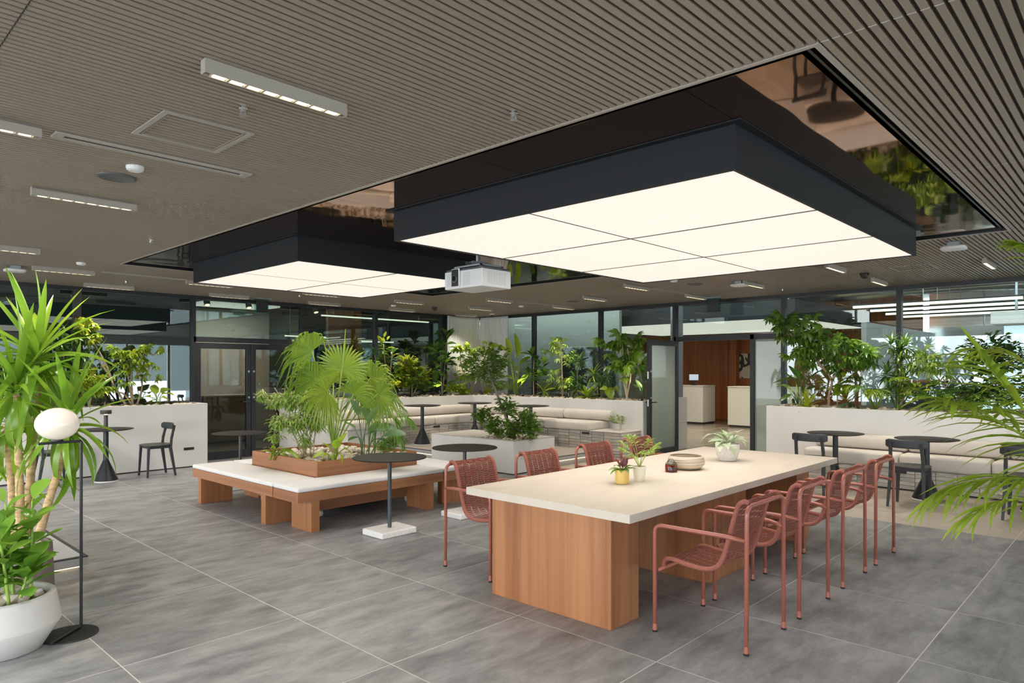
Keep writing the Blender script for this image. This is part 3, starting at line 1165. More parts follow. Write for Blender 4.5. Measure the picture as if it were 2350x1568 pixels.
# ------------------------------------------------------------------ long table
tb = thing('dining_table', 'long table with a pale stone top on broad wooden slab legs', 'table', (5.12, 2.905, 0))
MB().box(-1.775, 1.775, -.695, .69, .688, .74).build('table_top', M['table_stone'], tb, bevel=.002, bseg=1)
for x in (-1.695, -.43 - .01, 1.25):
    MB().box(x, x + (.305 if x != -.44 else .62), -.508, .506, 0.0, .6875).build('leg', M['wood_v'], tb, bevel=.0015, bseg=1)
MB().box(-1.38, 1.24, -.10, .10, .60, .6875).build('stretcher', M['wood_x'], tb)


# ------------------------------------------------------------------ rust chairs
def rust_chair(label):
    t = thing('rope_armchair', label, 'chair', group='rust red rope armchairs at the long table')
    r = .0125
    fr = MB()
    for s in (-1, 1):
        pass
    back = fillet([(-.262, -.277, .012), (-.255, -.277, .818), (.255, -.277, .818), (.262, -.277, .012)], .06, 6)
    fr.tube(back, r, 10)
    MBk = fr.build('back_frame', M['rust_tube'], t, smooth=True)
    for s in (-1, 1):
        arm = fillet([(s * .257, -.274, .628), (s * .292, -.16, .645), (s * .305, .277, .645), (s * .303, .277, .012)], .05, 6)
        MB().tube(arm, r, 10).build('arm_and_leg', M['rust_tube'], t, smooth=True)
    MB().tube([(-.29, .262, .372), (.29, .262, .372)], .011, 8).build('crossbar', M['rust_tube'], t, smooth=True)
    for (x, y) in ((-.262, -.277), (.262, -.277), (-.303, .277), (.303, .277)):
        ft = MB().lathe([(.0128, .05), (.0155, .018), (.0158, .012)][::-1], 12, (x, y, 0))
        fc = ft.build('foot_cap', M['rust_tube'], t, smooth='auto')
        MB().lathe([(.015, 0), (.0155, .0119)], 12, (x, y, 0)).build('glide', M['rubber'], fc)
    prof = smooth_path([(0, -.272, .832), (0, -.245, .838), (0, -.212, .815), (0, -.190, .76), (0, -.152, .62), (0, -.115, .50), (0, -.075, .438), (0, 0.0, .412), (0, .12, .418), (0, .215, .43), (0, .258, .42), (0, .272, .392), (0, .262, .366)], 10)
    for s in (-1, 1):
        MB().tube([p + Vector((s * .212, 0, 0)) for p in prof], .0145, 8).build('wrapped_rail', M['rust_wrap'], t, smooth=True)
    # ropes
    L = [0.0]
    for a, b in zip(prof[:-1], prof[1:]):
        L.append(L[-1] + (b - a).length)
    n = int(L[-1] / .0088)
    wv = MB()
    k = 0
    for i in range(n):
        s = (i + .5) * L[-1] / n
        while L[k + 1] < s and k < len(L) - 2:
            k += 1
        u = (s - L[k]) / (L[k + 1] - L[k])
        p = prof[k].lerp(prof[k + 1], u)
        d = (prof[k + 1] - prof[k]).normalized()
        nn = Vector((0, -d.z, d.y))
        for j in range(6):
            x0, x1 = -.205 + j * .0685 + .0035, -.205 + (j + 1) * .0685 - .0035
            w_ = nn * (.0016 if (i + j) % 2 else -.0016)
            c = p + w_
            hw, hh = d * .0042, nn * .0028
            wv.add([c + hw + Vector((x0, 0, 0)), c + hh + Vector((x0, 0, 0)), c - hw + Vector((x0, 0, 0)), c - hh + Vector((x0, 0, 0)), c + hw + Vector((x1, 0, 0)), c + hh + Vector((x1, 0, 0)), c - hw + Vector((x1, 0, 0)), c - hh + Vector((x1, 0, 0))],
                   [(0, 4, 5, 1), (1, 5, 6, 2), (2, 6, 7, 3), (3, 7, 4, 0)])
    wv.build('woven_rope_shell', M['rust_rope'], t)
    return t


WH = ['nearest the camera', 'second from near end', 'third from near end', 'at the far end']
ch0 = rust_chair('rust rope armchair on the cafe side of the long table, nearest the camera')
ch0.location = (3.905, 1.923, 0)
for i, x in enumerate((4.67, 5.50, 6.30)):
    copy_tree(ch0, (x, 1.92, 0), 0, 'rust rope armchair on the cafe side of the long table, ' + WH[i + 1])
for i, x in enumerate((3.90, 4.73, 5.60, 6.38)):
    copy_tree(ch0, (x, 3.877, 0), PI, 'rust rope armchair on the planter side of the long table, ' + WH[i])


# ------------------------------------------------------------------ grey chairs
def super_outline(a, b, n, p=3.2):
    out = []
    for i in range(n):
        th = 2 * PI * i / n
        c, s = math.cos(th), math.sin(th)
        out.append((a * math.copysign(abs(c) ** (2 / p), c), b * math.copysign(abs(s) ** (2 / p), s)))
    return out


def beam(mb, p0, p1, w0, d0, w1, d1):
    """tapered rectangular bar; w along x, d along y"""
    (x0, y0, z0), (x1, y1, z1) = p0, p1
    mb.add([(x0 - w0, y0 - d0, z0), (x0 + w0, y0 - d0, z0), (x0 + w0, y0 + d0, z0), (x0 - w0, y0 + d0, z0), (x1 - w1, y1 - d1, z1), (x1 + w1, y1 - d1, z1), (x1 + w1, y1 + d1, z1), (x1 - w1, y1 + d1, z1)],
           [(3, 2, 1, 0), (4, 5, 6, 7), (0, 1, 5, 4), (1, 2, 6, 5), (2, 3, 7, 6), (3, 0, 4, 7)])


def grey_chair(label):
    """faces +y"""
    t = thing('cafe_chair', label, 'chair', group='dark grey cafe chairs')
    so = super_outline(.205, .205, 36)
    st_ = MB()
    n = len(so)
    rings = [(.90, .452, 1), (1.0, .458, 1), (1.0, .466, 1), (.97, .471, 1), (.6, .466, 1), (.2, .463, 1)]
    vs_ = [(x * k, y * k, z) for k, z, _ in rings for x, y in so]
    fs_ = [(r * n + i, r * n + (i + 1) % n, (r + 1) * n + (i + 1) % n, (r + 1) * n + i) for r in range(len(rings) - 1) for i in range(n)]
    fs_ += [tuple(range(n - 1, -1, -1)), tuple(range((len(rings) - 1) * n, len(rings) * n))]
    st_.add(vs_, fs_).build('seat', M['chair_grey_seat'], t, smooth='auto')
    ap = MB()
    ap.box(-.165, .165, .12, .145, .415, .452).box(-.165, .165, -.155, -.13, .415, .452).box(-.165, -.14, -.13, .12, .415, .452).box(.14, .165, -.13, .12, .415, .452)
    ap.build('apron', M['chair_grey'], t, bevel=.003, bseg=1)
    for s in (-1, 1):
        lb = MB()
        beam(lb, (s * .178, .172, 0), (s * .160, .150, .452), .014, .012, .021, .017)
        lb.build('leg', M['chair_grey'], t, bevel=.004)
        rl = MB()
        beam(rl, (s * .185, -.215, 0), (s * .165, -.150, .42), .012, .014, .018, .022)
        rl.build('leg', M['chair_grey'], t, bevel=.004)
        up = MB()
        pts = [(s * .165, -.152, .405), (s * .165, -.165, .55), (s * .160, -.19, .66), (s * .152, -.212, .745)]
        for a, b in zip(pts[:-1], pts[1:]):
            beam(up, a, b, .017, .016, .016, .014)
        up.build('back_post', M['chair_grey'], t, smooth='auto')
    bk = MB()
    vs_, nseg = [], 14
    prof = [(-.050, 0.0), (-.040, .010), (0.0, .013), (.040, .010), (.050, 0.0), (.040, -.010), (0.0, -.012), (-.040, -.010)]
    for i in range(nseg + 1):
        u = -1 + 2 * i / nseg
        x = u * .215
        y = -.222 + .055 * u * u
        k = 1.0 if abs(u) < .93 else .72
        for pz, py in prof:
            vs_.append((x, y + py, .732 + pz * k))
    m = len(prof)
    fs_ = [(i * m + j, (i + 1) * m + j, (i + 1) * m + (j + 1) % m, i * m + (j + 1) % m) for i in range(nseg) for j in range(m)]
    fs_ += [tuple(range(m - 1, -1, -1)), tuple(range(nseg * m, nseg * m + m))]
    bk.add(vs_, fs_).build('backrest', M['chair_grey'], t, smooth='auto')
    return t


gc = grey_chair('dark grey chair between the long table and the cafe table nearest the open door')
gc.location, gc.rotation_euler = (8.99, 3.16, 0), (0, 0, -PI / 2)
copy_tree(gc, (8.96, 2.07, 0), -PI / 2, 'dark grey chair seen from behind at the middle cafe table')
copy_tree(gc, (8.98, .98, 0), -PI / 2, 'dark grey chair half hidden behind the feathery palm fronds')
copy_tree(gc, (3.80, 10.88, 0), PI / 2, 'dark grey chair by the left planter wall, facing the table with the small lamp')
copy_tree(gc, (2.52, 10.98, 0), -PI / 2, 'dark grey chair behind the globe lamp and the cane plant')


# ------------------------------------------------------------------ round tables
def cone_table(label):
    t = thing('round_table', label, 'table', group='round black cone-foot tables')
    MB().lathe([(.30, .722), (.345, .732), (.35, .736), (.35, .738), (.347, .74)], 56).build('table_top', M['table_black'], t, smooth='auto')
    MB().lathe([(.034, .28), (.034, .722)], 24).build('post', M['post_black'], t, smooth='auto')
    MB().lathe([(.155, .012), (.157, .018), (.152, .03), (.05, .262), (.036, .30)], 40).build('cone_foot', M['post_black'], t, smooth='auto')
    MB().lathe([(.158, 0), (.158, .0119)], 40).build('base_ring', M['white_plastic'], t)
    return t


ct = cone_table('round black cone-foot table nearest the open glass door')
ct.location = (9.59, 3.10, 0)
copy_tree(ct, (9.55, 2.03, 0), 0, 'round black cone-foot table in the middle of the cafe banquette')
copy_tree(ct, (9.52, .95, 0), 0, 'round black cone-foot table behind the feathery palm fronds')
copy_tree(ct, (3.13, 10.86, 0), 0, 'round black cone-foot table with a small lamp, by the left planter wall')
copy_tree(ct, (8.26, 10.09, .17), 0, 'round black cone-foot table in the nook, on the platform edge left of the white box')
copy_tree(ct, (9.62, 10.08, .17), 0, 'round black cone-foot table in the inner corner of the nook')
copy_tree(ct, (9.58, 8.52, .17), 0, 'round black cone-foot table in the nook, behind the ficus box')


def terrazzo_table(label):
    t = thing('round_table', label, 'table', group='round black tables on terrazzo slabs')
    MB().box(-.205, .205, -.16, .16, 0, .06).build('base_slab', M['terrazzo'], t, bevel=.012, bseg=2)
    MB().lathe([(.0195, .0601), (.0195, .728)], 20).build('post', M['post_grey'], t, smooth='auto')
    MB().lathe([(.33, .728), (.353, .730), (.355, .735), (.352, .74)], 56).build('table_top', M['table_black'], t, smooth='auto')
    return t


tt = terrazzo_table('round black table on a white terrazzo slab, nearest the wooden bench corner')
tt.location = (4.00, 5.38, 0)
copy_tree(tt, (5.06, 5.46, 0), 0, 'round black table on a terrazzo slab behind the first rust chair')
copy_tree(tt, (4.17, 8.90, 0), 0, 'round black table on a terrazzo slab in front of the dark double doors')

# ------------------------------------------------------------------ wooden planter with benches
pc = thing('planter', 'square wooden planter trough in the middle of the four benches', 'planter', (4.53, 7.19, 0))
a, b = .67, .735
for s_ in (-b, b - .025):
    MB().box(-a, a, s_, s_ + .025, .085, .605).build('long_board', M['wood_x'], pc, bevel=.001, bseg=1)
for s_ in (-a, a - .025):
    MB().box(s_, s_ + .025, -b + .0255, b - .0255, .085, .605).build('end_board', M['wood_y'], pc, bevel=.001, bseg=1)
MB().box(-a + .026, a - .026, -b + .026, b - .026, .10, .53).build('soil', M['soil'], pc)
stones_mesh([(-a + .04, a - .04, -b + .04, b - .04)], .545, 260, .025, .06, 9, m='pale_stone', parent=pc)
for sx in (-1, 1):
    for sy in (-1, 1):
        MB().tube([(sx * (a - .08), sy * (b - .10), .036), (sx * (a - .08) + .03, sy * (b - .10), .036)], .036, 14).build('caster', M['pot_cream'], pc)


def bench(label, length, rz, loc):
    """runs along local x from -l/2, depth along y"""
    t = thing('bench', label, 'bench', loc, rz, group='wooden benches around the square planter')
    l, d = length / 2 - .002, .24
    for q in (-d, d - .03):
        MB().box(-l, l, q, q + .03, .30, .398).build('long_rail', M['wood_x'], t, bevel=.001, bseg=1)
    for q in (-l, l - .03):
        MB().box(q, q + .03, -d + .0305, d - .0305, .30, .398).build('end_rail', M['wood_y'], t, bevel=.001, bseg=1)
    MB().box(-l + .03, l - .03, -d + .031, d - .031, .37, .397).build('seat_board', M['wood_x'], t)
    for s in (-1, 1):
        c = s * (l - .19)
        MB().box(c - .045, c + .045, -d + .0005, d - .10, 0, .2998).build('leg', M['wood_v'], t, bevel=.001, bseg=1)
    MB().prism([(-l - .004, -d - .006), (l + .004, -d - .006), (l + .004, d), (-l - .004, d)], .3985, .445).build('cushion', M['cushion_white'], t, smooth=True, bevel=.018, bseg=3)
    return t


bench('wooden bench with a white cushion on the side towards the long table and camera', 1.84, 0, (3.355 + .92, 5.96 + .242, 0))
bench('wooden bench with a white cushion facing the globe lamp', 1.96, -PI / 2, (3.355 + .242, 6.455 + .98, 0))
bench('wooden bench with a white cushion on the side towards the nook', 1.97, PI / 2, (5.205 + .242, 5.96 + .985, 0))
bench('wooden bench with a white cushion on the side towards the dark double doors', 1.84, PI, (3.845 + .92, 7.935 + .242, 0))

# ------------------------------------------------------------------ globe lamp
lp = thing('table_height_lamp', 'opal globe lamp on a thin black stand with a round foot', 'lamp', (1.165, 4.71, 0))
MB().lathe([(.150, 0), (.150, .006), (.147, .009)], 48).build('foot', M['black_plastic'], lp, smooth='auto')
MB().tube(fillet([(-.12, -.12, .018), (.076, .066, .018), (.076, .066, 1.146), (-.146, .056, 1.146)], .006, 2), .0088, 10).build('stand', M['black_plastic'], lp, smooth='auto')
gl = MB()
prof = []
for i in range(17):
    th = -PI / 2 + PI * i / 16
    prof.append((.115 * math.cos(th) + 1e-4, .096 * math.sin(th)))
gl.lathe(prof, 40).build('globe_shade', M['globe'], lp, smooth=True, loc=(-.05, .06, 1.258))
MB().lathe([(.03, 0), (.03, .01)], 20, (-.05, .06, 1.154)).build('holder', M['black_plastic'], lp)
pl_ = bpy.data.lights.new('globe_light', 'POINT')
pl_.energy, pl_.color, pl_.shadow_soft_size = 3.0, (1, .86, .7), .12
po = link(bpy.data.objects.new('globe_light', pl_), lp)
po.location = (-.05, .06, 1.258)

# small cordless lamp on the far table
sl = thing('small_lamp', 'small dark bronze cordless lamp standing on the round table by the left planter', 'lamp', (3.13, 10.86, .74))
MB().lathe([(.050, 0), (.050, .006)], 28).build('foot', M['frame_bronze'], sl)
MB().lathe([(.026, .0061), (.026, .20)], 20).build('stem', M['frame_bronze'], sl, smooth='auto')
MB().lathe([(.022, .2001), (.022, .212)], 20).build('glow_ring', M['lamp_cell'], sl)
MB().lathe([(.070, .2125), (.072, .216), (.072, .262), (.068, .266)], 28).build('shade', M['frame_bronze'], sl, smooth='auto')

# ------------------------------------------------------------------ things on the long table
def pot_thing(label, name, prof, m, loc, cat='pot', soil=None, n=32):
    t = thing(name, label, cat, loc)
    MB().lathe(prof, n, cap1=False).build('pot', M[m], t, smooth='auto')
    if soil:
        MB().lathe([(soil[0] * .98, soil[1] - .004), (soil[0], soil[1])], n).build('soil', M['soil'], t)
    return t


TZ = .7402
yp_ = pot_thing('calathea with dark and plum leaves in a mustard yellow pot', 'potted_calathea', [(.046, 0), (.051, .004), (.052, .098), (.052, .104), (.047, .104), (.047, .085)], 'pot_yellow', (4.235, 2.865, TZ), 'potted plant', (.0468, .092))
cr_ = pot_thing('bright feathery parlour palm in a tapered cream pot', 'potted_palm', [(.036, 0), (.038, .003), (.052, .112), (.047, .112), (.045, .095)], 'pot_cream', (4.425, 2.838, TZ), 'potted plant', (.0452, .10))
rk_ = pot_thing('silvery philodendron in a mottled stone pot', 'potted_philodendron', [(.066, 0), (.078, .004), (.094, .045), (.106, .10), (.108, .145), (.107, .158), (.097, .158), (.095, .13)], 'pot_rock', (5.975, 2.88, TZ), 'potted plant', (.096, .138))


def bowl_mat():
    m, nt, N, L, b = new_mat('striped_ceramic')
    tc = N.new('ShaderNodeTexCoord')
    mp = N.new('ShaderNodeMapping')
    mp.inputs['Scale'].default_value = (1.2, 1.2, 90)
    L.new(tc.outputs['Object'], mp.inputs[0])
    nz = N.new('ShaderNodeTexNoise')
    nz.inputs['Scale'].default_value = 1.6
    nz.inputs['Detail'].default_value = 3
    L.new(mp.outputs[0], nz.inputs[0])
    cr = N.new('ShaderNodeValToRGB')
    cr.color_ramp.elements[0].position = .38
    cr.color_ramp.elements[0].color = (.14, .11, .085, 1)
    cr.color_ramp.elements[1].position = .50
    cr.color_ramp.elements[1].color = (.60, .51, .39, 1)
    L.new(nz.outputs[0], cr.inputs[0])
    L.new(cr.outputs[0], b.inputs['Base Color'])
    b.inputs['Roughness'].default_value = .5
    M['striped_ceramic'] = m


bowl_mat()
bw = thing('ceramic_bowl', 'wide cream bowl with dark horizontal stripes', 'bowl', (5.245, 2.90, TZ))
MB().lathe([(.08, 0), (.115, .007), (.151, .040), (.156, .063), (.144, .103), (.137, .112), (.130, .112), (.137, .100), (.147, .063), (.138, .034), (.08, .014), (.01, .014)], 48).build('bowl', M['striped_ceramic'], bw, smooth='auto')
jr = thing('glass_jar', 'small amber glass jar with a smoky conical lid in front of the striped bowl', 'jar', (5.00, 2.90, TZ))
MB().lathe([(.046, 0), (.050, .003), (.050, .057), (.049, .059)], 28).build('jar_body', M['glass_amber'], jr, smooth='auto')
MB().lathe([(.049, .0595), (.050, .063), (.049, .067), (.014, .106), (.008, .109)], 28).build('lid', M['glass_smoke'], jr, smooth='auto')
MB().lathe([(.036, .004), (.036, .034)], 20).build('wax', M['leaf_plum'], jr)

fp_ = pot_thing('small fern in a white pot on the end shelf of the nook banquette', 'potted_fern', [(.068, 0), (.072, .003), (.073, .12), (.068, .12), (.066, .105)], 'counter_white', (10.22, 7.02, .5005), 'potted plant', (.0665, .11))

# ------------------------------------------------------------------ big floor pots
wp_ = pot_thing('bushy clusia with round leaves in a large white faceted pot', 'potted_clusia', [(.19, 0), (.20, .004), (.288, .145), (.289, .155), (.262, .305), (.255, .31), (.232, .31), (.230, .27)], 'pot_white', (.834, 4.735, 0), 'potted plant', (.231, .272), 48)
gp_ = pot_thing('tall cane plant with strap leaves in a taupe cylinder pot', 'potted_dracaena', [(.165, 0), (.185, .02), (.195, .06), (.183, .38), (.176, .40), (.158, .40), (.156, .36)], 'pot_taupe', (1.10, 5.62, 0), 'potted plant', (.157, .365), 48)
kp_ = pot_thing('large feathery kentia palm in a dark floor pot at the cafe side', 'potted_kentia_palm', [(.19, 0), (.20, .02), (.24, .40), (.22, .41), (.215, .36)], 'pot_taupe', (3.55, .12, 0), 'potted plant', (.216, .37), 40)


def loose_stones(label, group, c, r, z, n, smin, smax, seed, keep=None):
    rnd = random.Random(seed)
    for i in range(n):
        a = 2 * PI * i / n + rnd.uniform(-.3, .3)
        q = r * rnd.uniform(.35, .95)
        s = rnd.uniform(smin, smax)
        mb = MB()
        rock(mb, (0, 0, 0), s, rnd)
        o = mb.build('stone', M['pale_stone'], None)
        o.location = (c[0] + q * math.cos(a), c[1] + q * math.sin(a), z + s * .35)
        tag(o, label, 'stone', group)


loose_stones('rough beige stone lying in the large white pot', 'stones in the white pot', (.834, 4.735), .18, .272, 13, .035, .065, 1)
loose_stones('rough beige stone lying in the taupe cane pot', 'stones in the taupe pot', (1.10, 5.62), .115, .365, 8, .03, .05, 2)

# ------------------------------------------------------------------ ceiling fittings
ORD = ['first', 'second', 'third', 'fourth', 'fifth', 'sixth', 'seventh']


def linear_light(label):
    t = thing('linear_light', label, 'ceiling light', group='slim linear ceiling lights')
    l, wd, h = .335, .022, .058
    b = MB()
    b.box(-l, l, -wd, -wd + .003, -h, 0).box(-l, l, wd - .003, wd, -h, 0).box(-l, -l + .003, -wd + .003, wd - .003, -h, 0).box(l - .003, l, -wd + .003, wd - .003, -h, 0).box(-l, l, -wd, wd, -.012, -.0005)
    b.build('housing', M['fixture_cream'], t)
    rf = MB()
    for i in range(8):
        c = -l + .03 + (i + .5) * (2 * l - .06) / 8
        rf.box(c - .036, c - .033, -wd + .004, wd - .004, -h + .0005, -h + .016).box(c + .033, c + .036, -wd + .004, wd - .004, -h + .0005, -h + .016)
    rf.build('louvre', M['reflector'], t)
    for i in range(8):
        c = -l + .03 + (i + .5) * (2 * l - .06) / 8
        inst(CELL, 'light_cell', t, loc=(c, 0, -h + .003))
    return t


CELL = MB().box(-.026, .026, -.0175, .0175, 0, .004).mesh('light_cell', M['lamp_cell'])
al = bpy.data.lights.new('downlight', 'SPOT')
al.energy, al.color = FIXTURE_WATT, (1.0, .92, .81)
al.spot_size, al.spot_blend, al.shadow_soft_size = math.radians(112), .8, .06
proto = None
ROWS = [(1.41, .25, 'row above the feathery palm'), (2.83, 1.17, 'row nearest the camera'), (4.25, .25, 'second row from the camera'), (5.67, 1.17, 'third row from the camera'), (7.10, .25, 'fourth row from the camera'),
        (8.54, 1.17, 'fifth row from the camera'), (9.95, .25, 'row next to the glass doors'), (11.36, 1.17, 'row along the left glass wall')]
for y, xs, rn in ROWS:
    k = 0
    for i in range(-1, 7):
        x0 = xs + 1.815 * i
        x1 = x0 + .67
        if x1 < -.2 or x0 > 11.0 or (x1 > RX0 - .3 and x0 < RX1 + .02 and RY0 < y < RY1):
            continue
        if x0 < 0 or (y < 2 and x0 < 7):
            continue
        lab = 'slim linear ceiling light, %s from left in the %s' % (ORD[k], rn)
        k += 1
        loc = (x0 + .335, y, ZC - .001)
        if proto is None:
            proto = linear_light(lab)
            o = proto
            o.location = loc
        else:
            o = copy_tree(proto, loc, 0, lab)
for o in [q for q in list(C.objects) if q.name.startswith('linear_light')]:
    s = link(bpy.data.objects.new('downlight', al), o)
    s.location = (0, 0, -.075)


def sprinkler(loc, i, lab):
    t = thing('sprinkler', lab, 'sprinkler', loc, group='chrome ceiling sprinklers')
    MB().lathe([(.016, -.028), (.017, -.012), (.022, -.008), (.022, 0)], 14).build('head', M['chrome'], t, smooth='auto')
    MB().lathe([(.020, -.040), (.020, -.037)], 14).tube([(.014, 0, -.028), (.006, 0, -.038)], .002, 5).tube([(-.014, 0, -.028), (-.006, 0, -.038)], .002, 5).build('deflector', M['chrome'], t)


for i, (x, y, lab) in enumerate(((1.52, 3.21, 'small chrome sprinkler beside the nearest linear light'), (2.46, 2.30, 'small chrome sprinkler near the recess edge above the long table'), (2.44, 7.10, 'small chrome sprinkler near the far left end of the recess'),
                                 (3.33, 10.66, 'small chrome sprinkler above the left planter'), (5.98, 10.56, 'small chrome sprinkler above the double doors'), (10.71, 4.25, 'small chrome sprinkler in front of the open door'))):
    sprinkler((x, y, ZC - .0005), i, lab)


def slot_diffuser(label, x0, x1, y):
    t = thing('air_slot', label, 'air vent', ((x0 + x1) / 2, y, ZC - .001), group='long cream air slots')
    l = (x1 - x0) / 2
    f = MB()
    f.box(-l, l, -.055, -.022, -.012, 0).box(-l, l, .022, .055, -.012, 0).box(-l, -l + .05, -.022, .022, -.012, 0).box(l - .05, l, -.022, .022, -.012, 0)
    f.build('frame', M['fixture_cream'], t, bevel=.002, bseg=1)
    MB().box(-l + .05, l - .05, -.0215, .0215, -.004, -.001).build('slot', M['joint_dark'], t)


slot_diffuser('long cream air slot beside the access panel on the near ceiling', .985, 2.07, 4.30)
slot_diffuser('long cream air slot between two lights near the left glass wall', 2.80, 3.86, 9.90)
slot_diffuser('long cream air slot above the corner nook', 9.25, 10.28, 8.60)
slot_diffuser('long cream air slot above the open glass door', 9.25, 10.30, 5.70)


def access_panel(label, x0, x1, y0, y1):
    t = thing('access_panel', label, 'access panel', ((x0 + x1) / 2, (y0 + y1) / 2, ZC - .001), group='square ceiling access panels')
    a, b, e = (x1 - x0) / 2, (y1 - y0) / 2, .028
    f = MB()
    f.box(-a, a, -b, -b + e, -.006, 0).box(-a, a, b - e, b, -.006, 0).box(-a, -a + e, -b + e, b - e, -.006, 0).box(a - e, a, -b + e, b - e, -.006, 0)
    f.build('frame', M['fixture_cream'], t)
    f2 = MB()
    q = e + .006
    f2.box(-a + q, a - q, -b + q, -b + q + .008, -.004, 0).box(-a + q, a - q, b - q - .008, b - q, -.004, 0).box(-a + q, -a + q + .008, -b + q, b - q, -.004, 0).box(a - q - .008, a - q, -b + q, b - q, -.004, 0)
    f2.build('hatch_edge', M['slat_metal'], t)


access_panel('square access panel frame in the near ceiling', 1.27, 1.73, 3.52, 3.99)
access_panel('square access panel frame above the left planter side', .9, 1.36, 7.9, 8.36)
access_panel('square access panel frame above the cafe tables', 9.35, 9.81, 1.95, 2.41)


def disc(name, label, cat, x, y, prof, m, n=32):
    t = thing(name, label, cat, (x, y, ZC - .0005))
    MB().lathe(prof, n).build('body', M[m], t, smooth='auto')
    return t


SD = [(.030, -.030), (.036, -.030), (.048, -.022), (.052, -.008), (.052, 0)]
for x, y, lab in ((1.50, 4.64, 'white round smoke detector next to the black ceiling speaker'), (2.41, 9.27, 'white round smoke detector near the far left ceiling lights'), (8.62, 4.96, 'white round smoke detector just beyond the large light box'),
                  (10.0, 9.15, 'white round smoke detector above the nook banquette'), (8.2, 10.9, 'white round smoke detector near the curtain')):
    disc('smoke_detector', lab, 'smoke detector', x, y, SD, 'white_plastic')
SP = [(.092, -.005), (.100, -.010), (.116, -.006), (.118, 0)]
for x, y, lab in ((1.50, 4.98, 'black round ceiling speaker near the air slot'), (9.23, 4.96, 'black round ceiling speaker in front of the open door'), (10.0, 7.85, 'black round ceiling speaker above the nook'), (9.9, 1.0, 'black round ceiling speaker above the feathery palm')):
    disc('ceiling_speaker', lab, 'speaker', x, y, SP, 'grey_plastic', 40)


def access_point(x, y, lab):
    t = thing('wireless_access_point', lab, 'access point', (x, y, ZC - .001), group='white wireless access points')
    so = super_outline(.11, .11, 32, 4.0)
    MB().prism([(p[0] * 1.0, p[1] * 1.0) for p in so], -.072, -.040).build('housing', M['white_plastic'], t, smooth='auto', bevel=.012, bseg=3)
    MB().box(-.05, .05, -.05, .05, -.0395, 0).build('bracket', M['steel_grey'], t)


access_point(1.93, 10.15, 'white wireless access point near the left glass wall')
access_point(7.98, 1.46, 'white wireless access point beside the right end of the recess')
access_point(9.38, 4.34, 'white wireless access point in front of the open door')


def dome_cam(x, y, lab, m):
    t = thing('dome_camera', lab, 'camera', (x, y, ZC - .001), group='ceiling dome cameras')
    MB().lathe([(.05, -.03), (.055, -.026), (.055, 0)], 28).build('base', M[m], t, smooth='auto')
    MB().lathe([(.005, -.075), (.02, -.072), (.035, -.06), (.042, -.045), (.045, -.0305)], 24).build('dome', M['black_plastic' if m == 'black_plastic' else 'glass_smoke'], t, smooth='auto')


dome_cam(10.95, 10.9, 'white dome camera in front of the curtain', 'white_plastic')
dome_cam(9.0, 10.6, 'black dome camera near the curtain', 'black_plastic')
dome_cam(9.72, 2.78, 'black dome camera above the cafe tables', 'black_plastic')


def exit_sign(loc, rz, lab):
    t = thing('hanging_sign', lab, 'sign', loc, rz, group='hanging signs above the doors')
    MB().box(-.16, .16, -.05, .05, -.012, 0).build('mount', M['steel_grey'], t)
    MB().box(-.135, .135, .016, .022, -.262, -.0125).build('glass_plate', M['glass_edge'], t)
    MB().box(-.108, .108, -.010, .012, -.25, -.03).build('black_panel', M['black_plastic'], t, bevel=.004, bseg=1)


exit_sign((5.81, 11.55, ZC - .001), 0, 'square black hanging sign above the dark double doors')
exit_sign((11.12, 5.62, ZC - .001), -PI / 2, 'square black hanging sign above the open glass door')

# ------------------------------------------------------------------ projector
pj = thing('projector', 'white projector hanging on a bracket between the two light boxes', 'projector', (4.855, 5.045, 2.40))
a, b, h = .205, .275, .178
MB().box(-a, a, -b, b, 0, h).build('housing', M['white_plastic'], pj, bevel=.008, bseg=2)
MB().box(-a + .01, a - .01, -b + .01, b - .01, h + .0005, h + .022).build('top_plate', M['grey_plastic'], pj, bevel=.005, bseg=1)
# lens side faces -x
MB().box(-a - .02, -a - .0005, .035, .155, .015, h + .022).build('lens_surround', M['white_plastic'], pj, bevel=.008, bseg=2)
MB().box(-a - .0225, -a - .0205, .045, .145, .022, h + .012).build('lens_recess', M['black_plastic'], pj)
lm = MB().tube([(-a - .010, .095, .095), (-a - .030, .095, .095), (-a - .034, .095, .095)], [.040, .040, .034], 28)
lb_ = lm.build('lens_barrel', M['grey_plastic'], pj, smooth='auto')
MB().tube([(-a - .0345, .095, .095), (-a - .037, .095, .095)], [.030, .024], 24).build('lens_glass', M['glass_smoke'], lb_)
gr = MB()
for c0 in (.168, .192, .216, -.02, -.055, -.09):
    for r in range(11):
        z = .03 + r * .0115
        gr.box(-a - .0012, -a + .001, c0 - (.0 if c0 > 0 else .012), c0 + .018, z, z + .004)
for c in range(7):
    for r in range(11):
        z = .03 + r * .0115
        x = -.13 + c * .038
        gr.box(x, x + .030, -b - .0012, -b + .001, z, z + .004)
gr.build('vent_slots', M['joint_light'], pj)
br = MB()
br.box(-.11, .12, -.10, .10, h + .055, h + .062).box(-.12, .06, -.05, -.047, h + .045, h + .10).box(-.12, .06, .047, .05, h + .045, h + .10).box(-.06, .10, -.06, .06, h + .10, h + .106)
br.tube([(0, 0, h + .106), (0, 0, 2.868 - 2.40)], .017, 14)
br.box(-.15, .17, -.20, -.185, h + .04, h + .055).box(-.15, .17, .185, .20, h + .04, h + .055).box(-.15, -.13, -.2, .2, h + .04, h + .055).box(.14, .17, -.2, .2, h + .04, h + .055)
br.build('bracket', M['steel_grey'], pj)
for x in (-.14, .15):
    for y in (-.19, .19):
        MB().tube([(x, y, h + .0225), (x, y, h + .040)], .013, 10).build('stud', M['grey_plastic'], pj)

